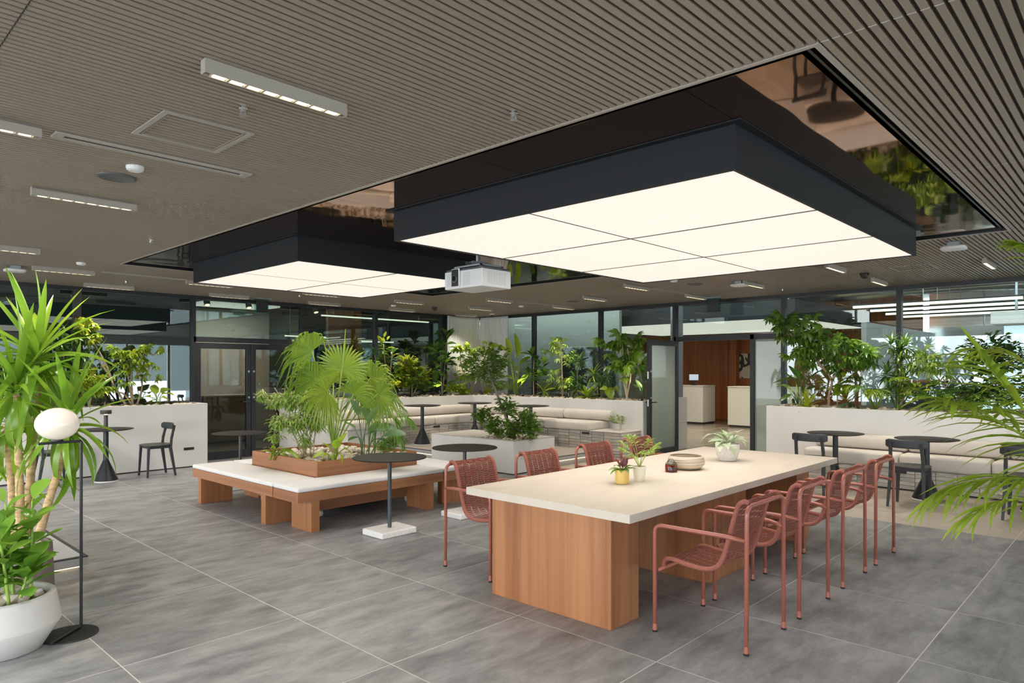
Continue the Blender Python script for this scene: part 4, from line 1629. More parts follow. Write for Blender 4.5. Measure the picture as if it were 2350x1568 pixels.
# ------------------------------------------------------------------ plants
def on(x, y, X=None, Y=None):
    """point on the plane X=.. or Y=.. seen at bearing x, y"""
    u = (x - 1175) / 1569.5
    d = X / (FX + FY * u) if X is not None else Y / (FY - FX * u)
    return P(x, y, d)


def lmesh(name, m, L, W, kind, seg=5, droop=.6, fold=.15, petiole=0.0, pm=None, pr=.004):
    mb = MB()
    if petiole:
        mb.tube([(0, 0, 0), (petiole * .5, 0, .004), (petiole, 0, 0)], pr, 5, caps=False)
    mb.leaf(Matrix.Translation((petiole, 0, 0)), L, W, kind, seg, droop, fold)
    return mb.mesh(name, M[m], smooth=True)


def umbrella_mesh(name, m, pet, n, L, W, seed, droop=.9):
    rnd = random.Random(seed)
    mb = MB()
    mb.tube([(0, 0, 0), (pet * .6, 0, .01), (pet, 0, 0)], .003, 4, caps=False)
    for i in range(n):
        a = 2 * PI * (i + rnd.uniform(-.2, .2)) / n
        d = Vector((.35, math.cos(a) * .9, math.sin(a) * .9))
        d = Vector((math.cos(a) * .95, math.sin(a) * .95, -.12 + rnd.uniform(-.15, .15)))
        mb.leaf(aim((pet, 0, 0), d, rnd.uniform(-.3, .3), rnd.uniform(.75, 1.1)), L, W, 'lance', 3, droop, .18)
    return mb.mesh(name, M[m], smooth=True)


def canes(t, paths, r0, r1, m, name='stem', n=8, ring=0.0):
    for p in paths:
        sp = smooth_path(p, 6)
        k = len(sp) - 1
        rr = [r0 + (r1 - r0) * i / k for i in range(k + 1)]
        if ring:
            fine, fr = [], []
            for i in range(k):
                for j in range(4):
                    u = (i + j / 4) / k
                    fine.append(sp[i].lerp(sp[i + 1], j / 4))
                    fr.append((r0 + (r1 - r0) * u) * (1 + ring * (1 if (i * 4 + j) % 2 else -.3)))
            sp, rr = fine + [sp[-1]], fr + [r1]
        MB().tube(sp, rr, n).build(name, M[m], t, smooth=True)


def rosette(t, c, me_list, n, seed, pit0=1.35, pit1=-.5, smin=.75, smax=1.1, up=None):
    rnd = random.Random(seed)
    for i in range(n):
        u = i / max(1, n - 1)
        yaw = i * 2.39996 + rnd.uniform(-.2, .2)
        pit = pit0 + (pit1 - pit0) * u + rnd.uniform(-.12, .12)
        k = min(len(me_list) - 1, int(u * len(me_list)))
        q = Vector(c) - Vector((0, 0, .10 * u))
        inst(me_list[k], 'leaf', t, aim(q, yp(yaw, pit), rnd.uniform(-.3, .3), rnd.uniform(smin, smax)))


SQ = (1.0, 1.0)       # how far crowns are flattened along x and y to stay clear of the glass


def crown(t, ells, me_list, seed, smin=.8, smax=1.15, flat=.25, name='leaf'):
    """leaf objects through ellipsoids (centre, rx, rz, count)"""
    rnd = random.Random(seed)
    for c, rx, rz, n in ells:
        for i in range(int(n * 1.35)):
            yaw = rnd.uniform(0, 2 * PI)
            q = rnd.uniform(.25, 1) ** .5
            z = rnd.uniform(-1, 1)
            rr = math.sqrt(max(0, 1 - z * z))
            p = Vector(c) + Vector((math.cos(yaw) * rr * rx * SQ[0], math.sin(yaw) * rr * rx * SQ[1], z * rz)) * q
            d = yp(yaw + rnd.uniform(-.6, .6), flat + z * .6 + rnd.uniform(-.3, .3))
            s = rnd.uniform(smin, smax)
            inst(rnd.choice(me_list), name, t, aim(p - d * .05, d, rnd.uniform(-.5, .5), s))


def foliage(t, ells, m, L, W, seed, kind='lance', droop=.5, twig=None, seg=2, name='foliage', flat=.2):
    """many small leaves: one part"""
    rnd = random.Random(seed)
    mb = MB()
    tw = MB()
    for c, rx, rz, n in ells:
        for i in range(n // 6 + 1):
            yaw = rnd.uniform(0, 2 * PI)
            z = rnd.uniform(-1, 1)
            rr = math.sqrt(max(0, 1 - z * z))
            q = rnd.uniform(.15, 1) ** .45
            p = Vector(c) + Vector((math.cos(yaw) * rr * rx * SQ[0], math.sin(yaw) * rr * rx * SQ[1], z * rz)) * q
            d = yp(yaw, .35 + z * .5 + rnd.uniform(-.3, .3))
            ln = L * rnd.uniform(1.3, 2.2)
            tw.tube([p - d * ln, p], .0022, 3, caps=False)
            for j in range(6):
                b = p - d * ln * (j / 6)
                dd = (yp(yaw + (1.0 if j % 2 else -1.0) * rnd.uniform(.4, 1.1), flat + rnd.uniform(-.8, .8)) + d * .4)
                mb.leaf(aim(b, dd, rnd.uniform(-.6, .6), rnd.uniform(.7, 1.2)), L, W, kind, seg, droop, .12, mid=seg > 2)
    o = mb.build(name, M[m], t, smooth=True)
    o['kind'] = 'stuff'
    tw.build('twigs', M[twig or 'bark_pale'], t)['kind'] = 'stuff'


def frond_mesh(name, m, pts, nleaf, Lmax, W, seed, start=.28, sweep=.75, droop=1.0, lift=.15, stem_r=.008, n=7, seg=5, plane=None, fold=.22):
    """feather palm frond along a path; leaflets in two rows"""
    rnd = random.Random(seed)
    path = smooth_path(pts, n)
    k = len(path) - 1
    mb = MB()
    mb.tube(path, [stem_r * (1 - .8 * i / k) for i in range(k + 1)], 6)
    for i in range(nleaf):
        u = start + (1 - start) * (i + .5) / nleaf
        f = u * k
        a = min(k - 1, int(f))
        p = path[a].lerp(path[a + 1], f - a)
        tg = (path[a + 1] - path[a]).normalized()
        side = tg.cross(Vector((0, 0, 1)))
        side = side.normalized() if side.length > .05 else Vector((1, 0, 0))
        if plane is not None:
            side = (Vector(plane) - tg * tg.dot(Vector(plane))).normalized()
        upn = side.cross(tg)
        v = (u - start) / (1 - start)
        L = Lmax * (.55 + .45 * math.sin(PI * min(1, v * 1.05 + .12))) * rnd.uniform(.88, 1.08)
        sw = sweep + .55 * v
        for s in (-1, 1):
            d = side * s * math.cos(sw) + tg * math.sin(sw) + upn * (lift + rnd.uniform(-.12, .12))
            mb.leaf(aim(p, d, rnd.uniform(-.35, .35)), L, W, 'strap', seg, droop * rnd.uniform(.7, 1.25), fold)
    return mb.mesh(name, M[m], smooth=True)


def fan_mesh(name, m, R, seed, Rot, nseg=34, span=5.2, droop=.5, split=.5):
    """pleated fan blade, opening along local z and facing local x; Rot turns it, then the tips hang down"""
    rnd = random.Random(seed)
    mb = MB()
    for i in range(nseg):
        a0 = -span / 2 + span * i / nseg
        a1 = -span / 2 + span * (i + 1) / nseg
        am = (a0 + a1) / 2
        L = R * (1 - .16 * abs(am / (span / 2)) ** 2) * rnd.uniform(.93, 1.05)

        def pt(a, r, x, g=0.0):
            v = Rot @ Vector((x, math.sin(a) * r, math.cos(a) * r))
            v.z -= g * R
            return v
        pl = .012 * (R / .35)
        dr = droop * rnd.uniform(.6, 1.35)
        sp = split * rnd.uniform(.9, 1.1)
        g1, g2, g3 = .05 * dr, .22 * dr, .55 * dr
        k = 1 - .12 * dr
        vs_ = [pt(0, 0, 0), pt(a0, L * sp, 0, g1 * .6), pt(am, L * sp, pl, g1 * .6), pt(a1, L * sp, 0, g1 * .6),
               pt(a0 * .62 + am * .38, L * .78 * k, 0, g2), pt(am, L * .78 * k, pl * .6, g2), pt(a1 * .62 + am * .38, L * .78 * k, 0, g2), pt(am, L * k * .98, 0, g3)]
        mb.add(vs_, [(0, 1, 2), (0, 2, 3), (1, 4, 5, 2), (2, 5, 6, 3), (4, 7, 5), (5, 7, 6)])
    return mb.mesh(name, M[m], smooth=False)


# ---- cane plant on the left
O = Vector(gp_.location)
dr = [lmesh('strap_leaf', 'leaf_dracaena', .56, .050, 'strap', 7, a, .22) for a in (.25, .6, 1.0, 1.5, 2.1)]
c_paths = [[P(47, 1232, 4.62), P(45, 1120, 4.60), P(41, 1000, 4.58), P(38, 905, 4.57)],
           [P(63, 1228, 4.70), P(69, 1110, 4.74), P(79, 985, 4.76), P(88, 905, 4.76), P(84, 835, 4.75)],
           [P(88, 1234, 4.60), P(112, 1150, 4.62), P(140, 1060, 4.66), P(158, 985, 4.70)],
           [P(32, 1232, 4.86), P(27, 1120, 4.92), P(16, 1010, 4.95), P(14, 975, 4.95)]]
canes(gp_, [[p - O for p in q] for q in c_paths], .029, .019, 'bark_tan', 'cane', 10, ring=.07)
for i, (q, n, s) in enumerate(((c_paths[0][-1], 34, 1.0), (c_paths[1][-1], 46, 1.12), (c_paths[2][-1], 40, 1.0), (c_paths[3][-1], 30, .85))):
    rosette(gp_, q - O + Vector((0, 0, .06)), dr, n, 20 + i, 1.4, -.75, .78 * s, 1.12 * s)
rosette(gp_, P(66, 1120, 4.66) - O, dr[2:4], 8, 30, .5, -.2, .25, .4)

# ---- clusia
O = Vector(wp_.location)
cl = [lmesh('round_leaf', 'leaf_clusia', .145, .098, 'round', 7, a, .12, .016) for a in (.15, .45, .8)]
rnd = random.Random(11)
stems = []
for i in range(11):
    a = i * 2.4
    q = .05 + .10 * (i % 3) / 2
    b0 = Vector((q * math.cos(a), q * math.sin(a), .27))
    tip = Vector((b0.x * 1.7 - .05 + rnd.uniform(-.03, .03), b0.y * 1.7 + .05 + rnd.uniform(-.03, .03), rnd.uniform(.50, .84)))
    stems.append([b0, b0.lerp(tip, .5) + Vector((0, 0, .03)), tip])
low = P(62, 1345, 3.80) - O
stems.append([low + Vector((-.03, .0, -.06)), low + Vector((-.01, 0, .02)), P(66, 1300, 3.80) - O])
canes(wp_, stems, .009, .006, 'stem_green', 'stem', 6)
for i, s in enumerate(stems):
    sp = smooth_path(s, 6)
    for j in range(13 if len(sp) > 8 else 8):
        u = .28 + .72 * j / 12
        p = sp[min(len(sp) - 1, int(u * (len(sp) - 1)))]
        a = j * 1.571 + (j // 2) * .35 + i
        inst(rnd.choice(cl), 'leaf', wp_, aim(p, yp(a, .25 + .9 * u * rnd.uniform(.5, 1)), rnd.uniform(-.3, .3), rnd.uniform(.75, 1.15)))

# ---- kentia palm on the right
O = Vector(kp_.location)
base = Vector((0, 0, .38))
FR = [  # path points by bearing and distance, leaflet count, length, width, sweep, droop, lift, leaflet plane
    ([(2520, 1190, 2.60), (2420, 1040, 2.55), (2345, 935, 2.50), (2290, 868, 2.46), (2250, 820, 2.44)], 13, .34, .026, .45, .8, .10, (FY * .7, -FX * .7, -.6)),
    ([(2570, 1130, 2.62), (2440, 1050, 2.45), (2340, 995, 2.35), (2250, 945, 2.28), (2170, 918, 2.20)], 18, .30, .024, .6, 1.0, .2, None),
    ([(2580, 1230, 2.60), (2450, 1130, 2.35), (2345, 1100, 2.22), (2235, 1105, 2.14), (2150, 1135, 2.08)], 24, .30, .013, .95, .75, .12, None),
    ([(2640, 900, 2.4), (2520, 720, 2.2), (2430, 620, 2.1), (2370, 580, 2.05), (2335, 565, 2.02)], 16, .20, .018, 1.0, .5, .1, None),
    ([(2560, 1180, 2.8), (2470, 960, 3.0), (2400, 870, 3.15), (2320, 815, 3.25), (2230, 800, 3.3)], 16, .36, .024, .5, 1.1, .15, None),
    ([(2540, 1200, 2.70), (2440, 1030, 2.85), (2360, 965, 2.95), (2270, 930, 3.05), (2180, 925, 3.1)], 16, .30, .020, .7, 1.1, .15, None),
    ([(2640, 1230, 2.55), (2500, 1180, 2.4), (2400, 1150, 2.3), (2300, 1150, 2.2), (2220, 1190, 2.15)], 18, .26, .012, .9, .8, .1, None),
    ([(2620, 1150, 2.6), (2700, 850, 2.8), (2760, 700, 3.0), (2850, 700, 3.2)], 18, .40, .032, .5, 1.2, .15, None),
    ([(2600, 1200, 2.5), (2680, 1000, 2.2), (2760, 950, 1.95), (2850, 980, 1.7)], 18, .38, .032, .5, 1.2, .15, None),
]
for i, (pts, nl, L, W, sw, drp, lf, pln) in enumerate(FR):
    pp = [P(*q) - O for q in pts]
    me = frond_mesh('frond', 'leaf_kentia', [base + Vector((.03 * math.cos(i), .03 * math.sin(i), 0)), (base + pp[0]) / 2 + Vector((0, 0, .06))] + pp, nl, L, W, 50 + i, start=.36 if i != 2 else .34, sweep=sw, droop=drp, lift=lf, stem_r=.010, plane=pln)
    inst(me, 'frond', kp_)
MB().leaf(aim(P(2330, 910, 2.47) - O, P(2201, 740, 2.40) - P(2330, 910, 2.47), .4), (P(2201, 740, 2.40) - P(2330, 910, 2.47)).length, .024, 'strap', 8, .06, .45).build('spear_leaf', M['leaf_kentia'], kp_, smooth=True)

# ---- plants in the square wooden planter
def planted(name, label, loc, cat='plant', group=None):
    return thing(name, label, cat, loc, 0, group)


ZS = .545
fpm = planted('fan_palm', 'fan palm with pleated yellow-green fans in the square wooden planter', (4.56, 7.25, ZS))
O = Vector(fpm.location)
FANS = [  # petiole end bearing/distance, fan radius, opening direction, tilt towards the viewer, droop
    (785, 848, 8.00, .36, 0.05, .15, .12), (716, 806, 7.9, .50, -1.05, .2, 1.3), (722, 868, 7.9, .44, -1.25, .5, 1.2), (850, 868, 8.1, .46, 1.15, .5, 1.2), (812, 905, 7.75, .34, .55, .5, .7),
    (752, 900, 7.7, .36, -2.0, .6, .9), (838, 905, 8.4, .36, 1.7, .5, .9), (765, 880, 8.6, .38, -.6, .2, 1.0), (868, 905, 7.8, .36, 1.6, .6, 1.1), (735, 880, 8.4, .40, -1.5, .2, 1.2), (800, 870, 8.5, .42, 1.0, .2, 1.2)]
rightv = Vector((FY, -FX, 0))
fwd = Vector((FX, FY, 0))
for i, (x, y, d, R, ang, tilt, drp) in enumerate(FANS):
    e = P(x, y, d) - O
    zc_ = (rightv * math.sin(ang) + Vector((0, 0, math.cos(ang))) - fwd * (tilt * .6)).normalized()
    xc_ = (-fwd - zc_ * (-fwd).dot(zc_)).normalized()
    yc_ = zc_.cross(xc_)
    Rm = Matrix(((xc_.x, yc_.x, zc_.x), (xc_.y, yc_.y, zc_.y), (xc_.z, yc_.z, zc_.z)))
    inst(fan_mesh('fan_leaf', 'leaf_fan', R, 70 + i, Rm, droop=drp, span=5.0 if i == 0 else 3.8), 'fan_leaf', fpm, loc=e)
    MB().tube(smooth_path([(0, 0, .05), e * .5 + Vector((0, 0, .12)), e], 6), .009, 6).build('petiole', M['stem_green'], fpm, smooth=True)
MB().tube(smooth_path([P(778, 905, 7.7) - O, P(788, 830, 7.72) - O, P(793, 755, 7.76) - O], 6), [.006] * 6 + [.014] * 4 + [.006, .005, .002], 7).build('spear_leaf', M['leaf_fan'], fpm, smooth=True)
MB().lathe([(.05, -.02), (.055, .06), (.035, .16)], 14).build('trunk', M['bark_pale'], fpm)

bam = planted('bamboo_shrub', 'airy pale green nandina shrub with straw canes at the left of the wooden planter', P(705, 1045, 8.0))
bam.location.z = ZS
O = Vector(bam.location)
bt = [(600, 900), (630, 890), (655, 880), (690, 905), (720, 880), (745, 905), (765, 900), (660, 950), (635, 960), (735, 950), (700, 945), (625, 985)]
rnd = random.Random(5)
canes(bam, [[Vector((rnd.uniform(-.06, .06), rnd.uniform(-.06, .06), 0)), (P(x, y, 7.9 + .1 * (i % 4)) - O) * .55 + Vector((0, 0, .08)), P(x, y, 7.9 + .1 * (i % 4)) - O] for i, (x, y) in enumerate(bt)], .007, .003, 'cane_straw', 'cane', 5)
foliage(bam, [(P(x, y, d) - O, r, r * .75, n) for x, y, d, r, n in ((600, 905, 7.9, .09, 130), (632, 918, 7.95, .12, 240), (665, 915, 7.9, .16, 420), (705, 915, 7.9, .18, 520), (745, 915, 8.0, .17, 480), (640, 965, 7.8, .14, 330), (680, 965, 7.8, .18, 520), (725, 965, 7.9, .17, 460), (630, 1000, 7.8, .10, 80), (700, 1005, 7.85, .12, 100))], 'leaf_bamboo', .075, .019, 6, 'lance', 1.0, 'cane_straw', flat=-.1)

stz = planted('bird_of_paradise', 'blue-green paddle-leaved bird of paradise at the right of the wooden planter', P(838, 1035, 7.75))
stz.location.z = ZS
O = Vector(stz.location)


def paddle_plant(t, items, m, L, W, droop, seed, pm='stem_green', kind='paddle'):
    """items: base offset, blade start point (local), blade direction, scale"""
    rnd = random.Random(seed)
    for b0, p, d, s in items:
        mb = MB()
        b0, p = Vector(b0), Vector(p)
        mb.tube(smooth_path([b0, b0.lerp(p, .5) + Vector((0, 0, .04)), p], 5), .006, 5, caps=False)
        mb.leaf(aim(p, d, rnd.uniform(-.9, .9)), L * s, W * s, kind, 7, droop * rnd.uniform(.6, 1.3), .16)
        mb.build('leaf', M[m], t, smooth=True)


def paddles_by_bearing(t, pts, d, m, L, W, seed, droop=.6, kind='paddle', spread=.05):
    """pts: (x,y) of blade start, (x2,y2) of blade tip"""
    O = Vector(t.location)
    rnd = random.Random(seed)
    its = []
    for (x, y, x2, y2) in pts:
        dd = d + rnd.uniform(-.2, .2)
        a, b = P(x, y, dd) - O, P(x2, y2, dd + rnd.uniform(-.15, .15)) - O
        its.append(((rnd.uniform(-spread, spread), rnd.uniform(-spread, spread), 0), a, b - a, (b - a).length / L))
    paddle_plant(t, its, m, L, W, droop, seed, kind=kind)


paddles_by_bearing(stz, [(823, 955, 812, 912), (843, 965, 838, 925), (846, 975, 862, 925), (850, 995, 868, 960), (836, 1000, 858, 985), (862, 985, 905, 975), (880, 1000, 925, 985), (815, 985, 790, 960), (826, 1005, 800, 1000), (856, 1010, 890, 1000)], 7.75, 'leaf_blue', .26, .12, 3, .5)
phl = planted('philodendron', 'lobed philodendron sprawling over the front edge of the wooden planter', P(765, 1042, 7.45))
phl.location.z = ZS
paddles_by_bearing(phl, [(768, 1030, 778, 1000), (775, 1025, 790, 985), (760, 1035, 748, 1010), (752, 1042, 722, 1052), (765, 1045, 768, 1065), (780, 1040, 792, 1062), (790, 1030, 812, 1035), (745, 1040, 716, 1040)], 7.45, 'leaf_fresh', .26, .13, 4, .7, 'heart')
hst = planted('variegated_lily', 'low variegated lily with arching striped leaves at the left corner of the wooden planter', P(630, 1040, 7.85))
hst.location.z = ZS
paddles_by_bearing(hst, [(625, 1035, 612, 1008), (630, 1032, 634, 1004), (634, 1033, 650, 1010), (622, 1038, 600, 1026), (625, 1040, 606, 1044), (640, 1036, 664, 1022), (645, 1040, 672, 1040), (655, 1038, 684, 1030), (628, 1030, 622, 1005), (650, 1040, 660, 1052), (636, 1040, 628, 1054), (662, 1035, 690, 1045)], 7.8, 'leaf_fresh', .24, .05, 5, 1.2, 'lance')
bfn = planted('boxwood_fern', 'dense dark green fern clump at the right corner of the wooden planter', P(893, 1032, 7.75))
bfn.location.z = ZS
O = Vector(bfn.location)
foliage(bfn, [(P(890, 1020, 7.75) - O, .14, .10, 420), (P(905, 1010, 7.8) - O, .10, .09, 220), (P(875, 1020, 7.7) - O, .10, .08, 200)], 'leaf_mid', .04, .012, 8, 'lance', .5, 'stem_green')
skp = planted('slender_palm', 'slender feather palm arching out over the right side of the wooden planter', P(860, 1030, 8.1))
skp.location.z = ZS
O = Vector(skp.location)
for i, pts in enumerate(([(865, 960, 8.0), (895, 938, 7.9), (930, 955, 7.8), (950, 975, 7.75)], [(865, 985, 8.0), (890, 980, 7.8), (915, 1000, 7.7), (925, 1020, 7.7)], [(860, 950, 8.2), (870, 925, 8.2), (900, 915, 8.2), (930, 940, 8.2)], [(850, 950, 8.3), (835, 920, 8.4), (812, 912, 8.4), (790, 935, 8.4)], [(862, 970, 8.0), (880, 950, 8.1), (905, 960, 8.1), (920, 990, 8.0)])):
    inst(frond_mesh('frond', 'leaf_mid', [(0, 0, 0)] + [P(*q) - O for q in pts], 22, .22, .014, 90 + i, start=.42, sweep=.8, droop=.9, stem_r=.006, seg=4), 'frond', skp)

# ---- ficus in the low white box
fic = planted('ficus_tree', 'small-leaved ficus leaning out of the low white planter box', (7.86, 7.35, .5))
O = Vector(fic.location)
canes(fic, [[(0, 0, 0), P(1172, 985, 10.7) - O, P(1150, 930, 10.8) - O, P(1128, 870, 11.0) - O, P(1112, 835, 11.1) - O]], .026, .014, 'bark_grey', 'trunk')
canes(fic, [[(-.1, .1, 0), P(1140, 985, 10.8) - O, P(1112, 955, 10.8) - O], [(.05, .02, 0), P(1185, 985, 10.6) - O, P(1200, 965, 10.6) - O], [(0, .05, 0), P(1165, 960, 10.8) - O, P(1165, 935, 10.8) - O]], .014, .006, 'bark_grey', 'branch')
foliage(fic, [(P(x, y, d) - O, r, rz, n) for x, y, d, r, rz, n in ((1110, 835, 11.2, .40, .26, 620), (1085, 850, 11.3, .26, .2, 260), (1140, 820, 11.1, .28, .22, 300), (1130, 865, 11.1, .28, .2, 300), (1105, 950, 10.8, .18, .14, 240), (1128, 968, 10.7, .17, .14, 200), (1162, 932, 10.8, .18, .16, 260), (1195, 965, 10.6, .27, .24, 620), (1218, 982, 10.5, .20, .19, 340), (1170, 985, 10.6, .22, .16, 320), (1140, 990, 10.6, .16, .1, 140))], 'leaf_mid', .075, .036, 12, 'lance', .4, 'bark_grey', seg=3)

# ---- left planter
SQ = (1.1, .45)
um_y = [umbrella_mesh('umbrella_leaf', 'leaf_yellow', .07, 7, .13, .045, 1), umbrella_mesh('umbrella_leaf', 'leaf_yellow', .05, 8, .11, .04, 2)]
um_f = [umbrella_mesh('umbrella_leaf', 'leaf_fresh', .08, 7, .12, .042, 3), umbrella_mesh('umbrella_leaf', 'leaf_fresh', .06, 8, .12, .04, 4)]
um_g = [umbrella_mesh('umbrella_leaf', 'leaf_mid', .10, 8, .14, .046, 5), umbrella_mesh('umbrella_leaf', 'leaf_mid', .08, 7, .15, .05, 6)]
um_d = [umbrella_mesh('umbrella_leaf', 'leaf_dark', .12, 8, .17, .055, 7), umbrella_mesh('umbrella_leaf', 'leaf_dark', .10, 7, .16, .055, 8)]
ZP1, ZP = 1.0, .99


def base_on(x, X=None, Y=None, z=.99):
    p = on(x, 900, X, Y)
    p.z = z
    return p


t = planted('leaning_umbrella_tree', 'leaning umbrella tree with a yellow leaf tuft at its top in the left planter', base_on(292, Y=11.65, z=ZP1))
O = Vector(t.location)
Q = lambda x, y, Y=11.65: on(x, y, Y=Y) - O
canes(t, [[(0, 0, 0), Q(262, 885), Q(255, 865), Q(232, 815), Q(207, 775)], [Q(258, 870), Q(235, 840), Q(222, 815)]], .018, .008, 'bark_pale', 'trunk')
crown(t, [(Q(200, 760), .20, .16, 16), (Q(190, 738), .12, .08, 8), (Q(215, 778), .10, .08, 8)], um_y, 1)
t = planted('umbrella_shrub', 'bushy green umbrella shrub with pale twisting stems in the left planter', base_on(305, Y=11.68, z=ZP1))
O = Vector(t.location)
canes(t, [[(0, 0, 0), Q(298, 890), Q(290, 850), Q(270, 820)], [(0, 0, 0), Q(302, 880), Q(301, 840), Q(300, 815)], [(.05, 0, 0), Q(325, 895), Q(328, 870), Q(345, 840)], [(0, 0, 0), Q(285, 905), Q(262, 900)], [Q(312, 870), Q(330, 812), Q(352, 815), Q(362, 803)]], .016, .007, 'bark_pale', 'stem')
crown(t, [(Q(266, 808), .18, .10, 7), (Q(300, 820), .2, .12, 9), (Q(275, 842), .2, .1, 6), (Q(325, 838), .18, .14, 8), (Q(345, 860), .16, .12, 5), (Q(300, 870), .2, .1, 4), (Q(320, 795), .08, .05, 3), (Q(340, 800), .06, .04, 3), (Q(364, 803), .07, .05, 3)], um_f, 2, .7, 1.05)
crown(t, [(Q(300, 812), .1, .05, 5), (Q(330, 845), .08, .05, 4)], um_y, 3)
t = planted('monstera', 'monstera with broad lobed leaves at the end of the left planter', base_on(362, Y=11.62, z=ZP1))
paddles_by_bearing(t, [(352, 900, 358, 876), (358, 905, 348, 885), (368, 900, 388, 888), (372, 905, 400, 896), (345, 912, 326, 905), (350, 918, 338, 930), (370, 912, 392, 915)], 10.9, 'leaf_fresh', .26, .2, 6, .6, 'heart')
t = planted('golden_umbrella_shrub', 'low golden-leaved umbrella shrub behind the globe lamp in the left planter', base_on(205, Y=11.6, z=ZP1))
O = Vector(t.location)
Q = lambda x, y, Y=11.6: on(x, y, Y=Y) - O
canes(t, [[(0, 0, 0), Q(207, 890), Q(203, 870)], [(0, 0, 0), Q(212, 895), Q(220, 880)], [(0, 0, 0), Q(195, 900), Q(180, 885)]], .010, .005, 'bark_pale', 'stem')
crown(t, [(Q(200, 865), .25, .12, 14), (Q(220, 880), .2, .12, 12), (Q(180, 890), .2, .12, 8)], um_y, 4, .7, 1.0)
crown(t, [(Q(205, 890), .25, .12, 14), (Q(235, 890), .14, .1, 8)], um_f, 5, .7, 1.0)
t = planted('broadleaf_philodendron', 'dark broad-leaved philodendron behind the cane plant in the left planter', base_on(150, Y=11.64, z=ZP1))
O = Vector(t.location)
Q = lambda x, y, Y=11.64: on(x, y, Y=Y) - O
canes(t, [[(0, 0, 0), Q(150, 880), Q(146, 830), Q(150, 780)], [(0, 0, 0), Q(128, 860), Q(120, 800)]], .014, .008, 'bark_grey', 'stem')
crown(t, [(Q(150, 775), .30, .20, 14), (Q(130, 820), .28, .2, 12), (Q(178, 800), .18, .2, 8), (Q(100, 850), .28, .2, 10)], um_d, 6, .75, 1.0)
t = planted('bushy_shrub', 'dense dark shrub at the far left of the left planter', base_on(60, Y=11.65, z=ZP1))
O = Vector(t.location)
foliage(t, [(Q(60, 880), .35, .25, 700), (Q(20, 850), .3, .3, 600)], 'leaf_mid', .08, .03, 21)

# ---- corner nook planter
SQ = (1.0, .7)
t = planted('croton_shrub', 'variegated yellow-green croton shrub between the wooden planter and the fiddle-leaf fig', base_on(945, Y=11.5))
O = Vector(t.location)
Q = lambda x, y, Y=11.5: on(x, y, Y=Y) - O
canes(t, [[(0, 0, 0), Q(945, 870), Q(935, 840)], [(0, 0, 0), Q(960, 880), Q(968, 850)]], .012, .006, 'bark_pale', 'stem')
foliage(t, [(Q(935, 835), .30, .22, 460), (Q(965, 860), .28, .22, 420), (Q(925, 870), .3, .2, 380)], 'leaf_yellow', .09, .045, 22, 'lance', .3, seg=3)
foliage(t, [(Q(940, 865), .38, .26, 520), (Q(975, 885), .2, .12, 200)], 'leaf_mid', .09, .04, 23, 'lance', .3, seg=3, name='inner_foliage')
t = planted('magnolia_shrub', 'upright shrub with glossy olive leaves rising behind the fan palm', base_on(885, Y=11.55))
O = Vector(t.location)
gl_l = [lmesh('glossy_leaf', 'leaf_dark', .18, .075, 'lance', 4, a, .2, .02) for a in (.2, .5)]
gl_y = [lmesh('glossy_leaf', 'leaf_yellow', .18, .07, 'lance', 4, a, .2, .02) for a in (.2, .5)]
canes(t, [[(0, 0, 0), Q(885, 850), Q(880, 790)], [(0, 0, 0), Q(895, 860), Q(900, 810)], [(0, 0, 0), Q(870, 860), Q(860, 815)]], .012, .006, 'bark_pale', 'stem')
crown(t, [(Q(882, 790), .16, .2, 16), (Q(898, 815), .16, .15, 14), (Q(862, 820), .18, .18, 14), (Q(890, 860), .25, .2, 20)], gl_l + gl_y, 7, .7, 1.0, .6)
t = planted('fiddle_leaf_fig', 'fiddle-leaf fig column with big dark wavy leaves in front of the curtain edge', base_on(1015, Y=11.45))
O = Vector(t.location)
Q = lambda x, y, Y=11.45: on(x, y, Y=Y) - O
fid = [lmesh('fiddle_leaf', 'leaf_dark', .26, .17, 'round', 5, a, .2, .02) for a in (.2, .5, .9)]
fid.append(lmesh('fiddle_leaf', 'leaf_mid', .24, .16, 'round', 5, .4, .2, .02))
canes(t, [[(0, 0, 0), Q(1012, 860), Q(1010, 800)], [(0, 0, 0), Q(1020, 850), Q(1024, 785)]], .014, .008, 'bark_grey', 'trunk')
crown(t, [(Q(1003, 800), .14, .18, 13), (Q(1024, 785), .14, .2, 15), (Q(1015, 835), .18, .2, 16), (Q(1012, 875), .18, .16, 12)], fid, 8, .7, 1.0, .5)
t = planted('corner_umbrella_tree', 'yellow-green umbrella tree in front of the curtain in the corner planter', base_on(1082, Y=11.4))
O = Vector(t.location)
Q = lambda x, y, Y=11.4: on(x, y, Y=Y) - O
canes(t, [[(0, 0, 0), Q(1085, 890), Q(1092, 870), Q(1080, 840)], [(0, 0, 0), Q(1078, 880), Q(1060, 845), Q(1056, 810)], [Q(1090, 870), Q(1110, 830), Q(1118, 800)]], .018, .008, 'bark_pale', 'trunk')
crown(t, [(Q(1055, 795), .18, .10, 10), (Q(1082, 795), .16, .10, 8), (Q(1075, 820), .25, .15, 12), (Q(1118, 795), .2, .12, 10), (Q(1060, 860), .2, .1, 8)], um_f, 9, .8, 1.1)
crown(t, [(Q(1058, 800), .15, .08, 7), (Q(1072, 835), .15, .1, 7), (Q(1118, 895), .12, .06, 6)], um_y, 10, .7, 1.0)
t = planted('corner_bush', 'low yellow-lit bush at the foot of the curtain', base_on(1045, Y=11.3))
O = Vector(t.location)
foliage(t, [(on(1045, 890, Y=11.3) - O, .28, .12, 260), (on(1062, 895, Y=11.3) - O, .2, .1, 160)], 'leaf_fresh', .10, .045, 24, 'lance', .4, seg=3)
XN = 11.0
SQ = (.75, 1.0)


def PXN(x, y):
    return on(x, y, X=XN)


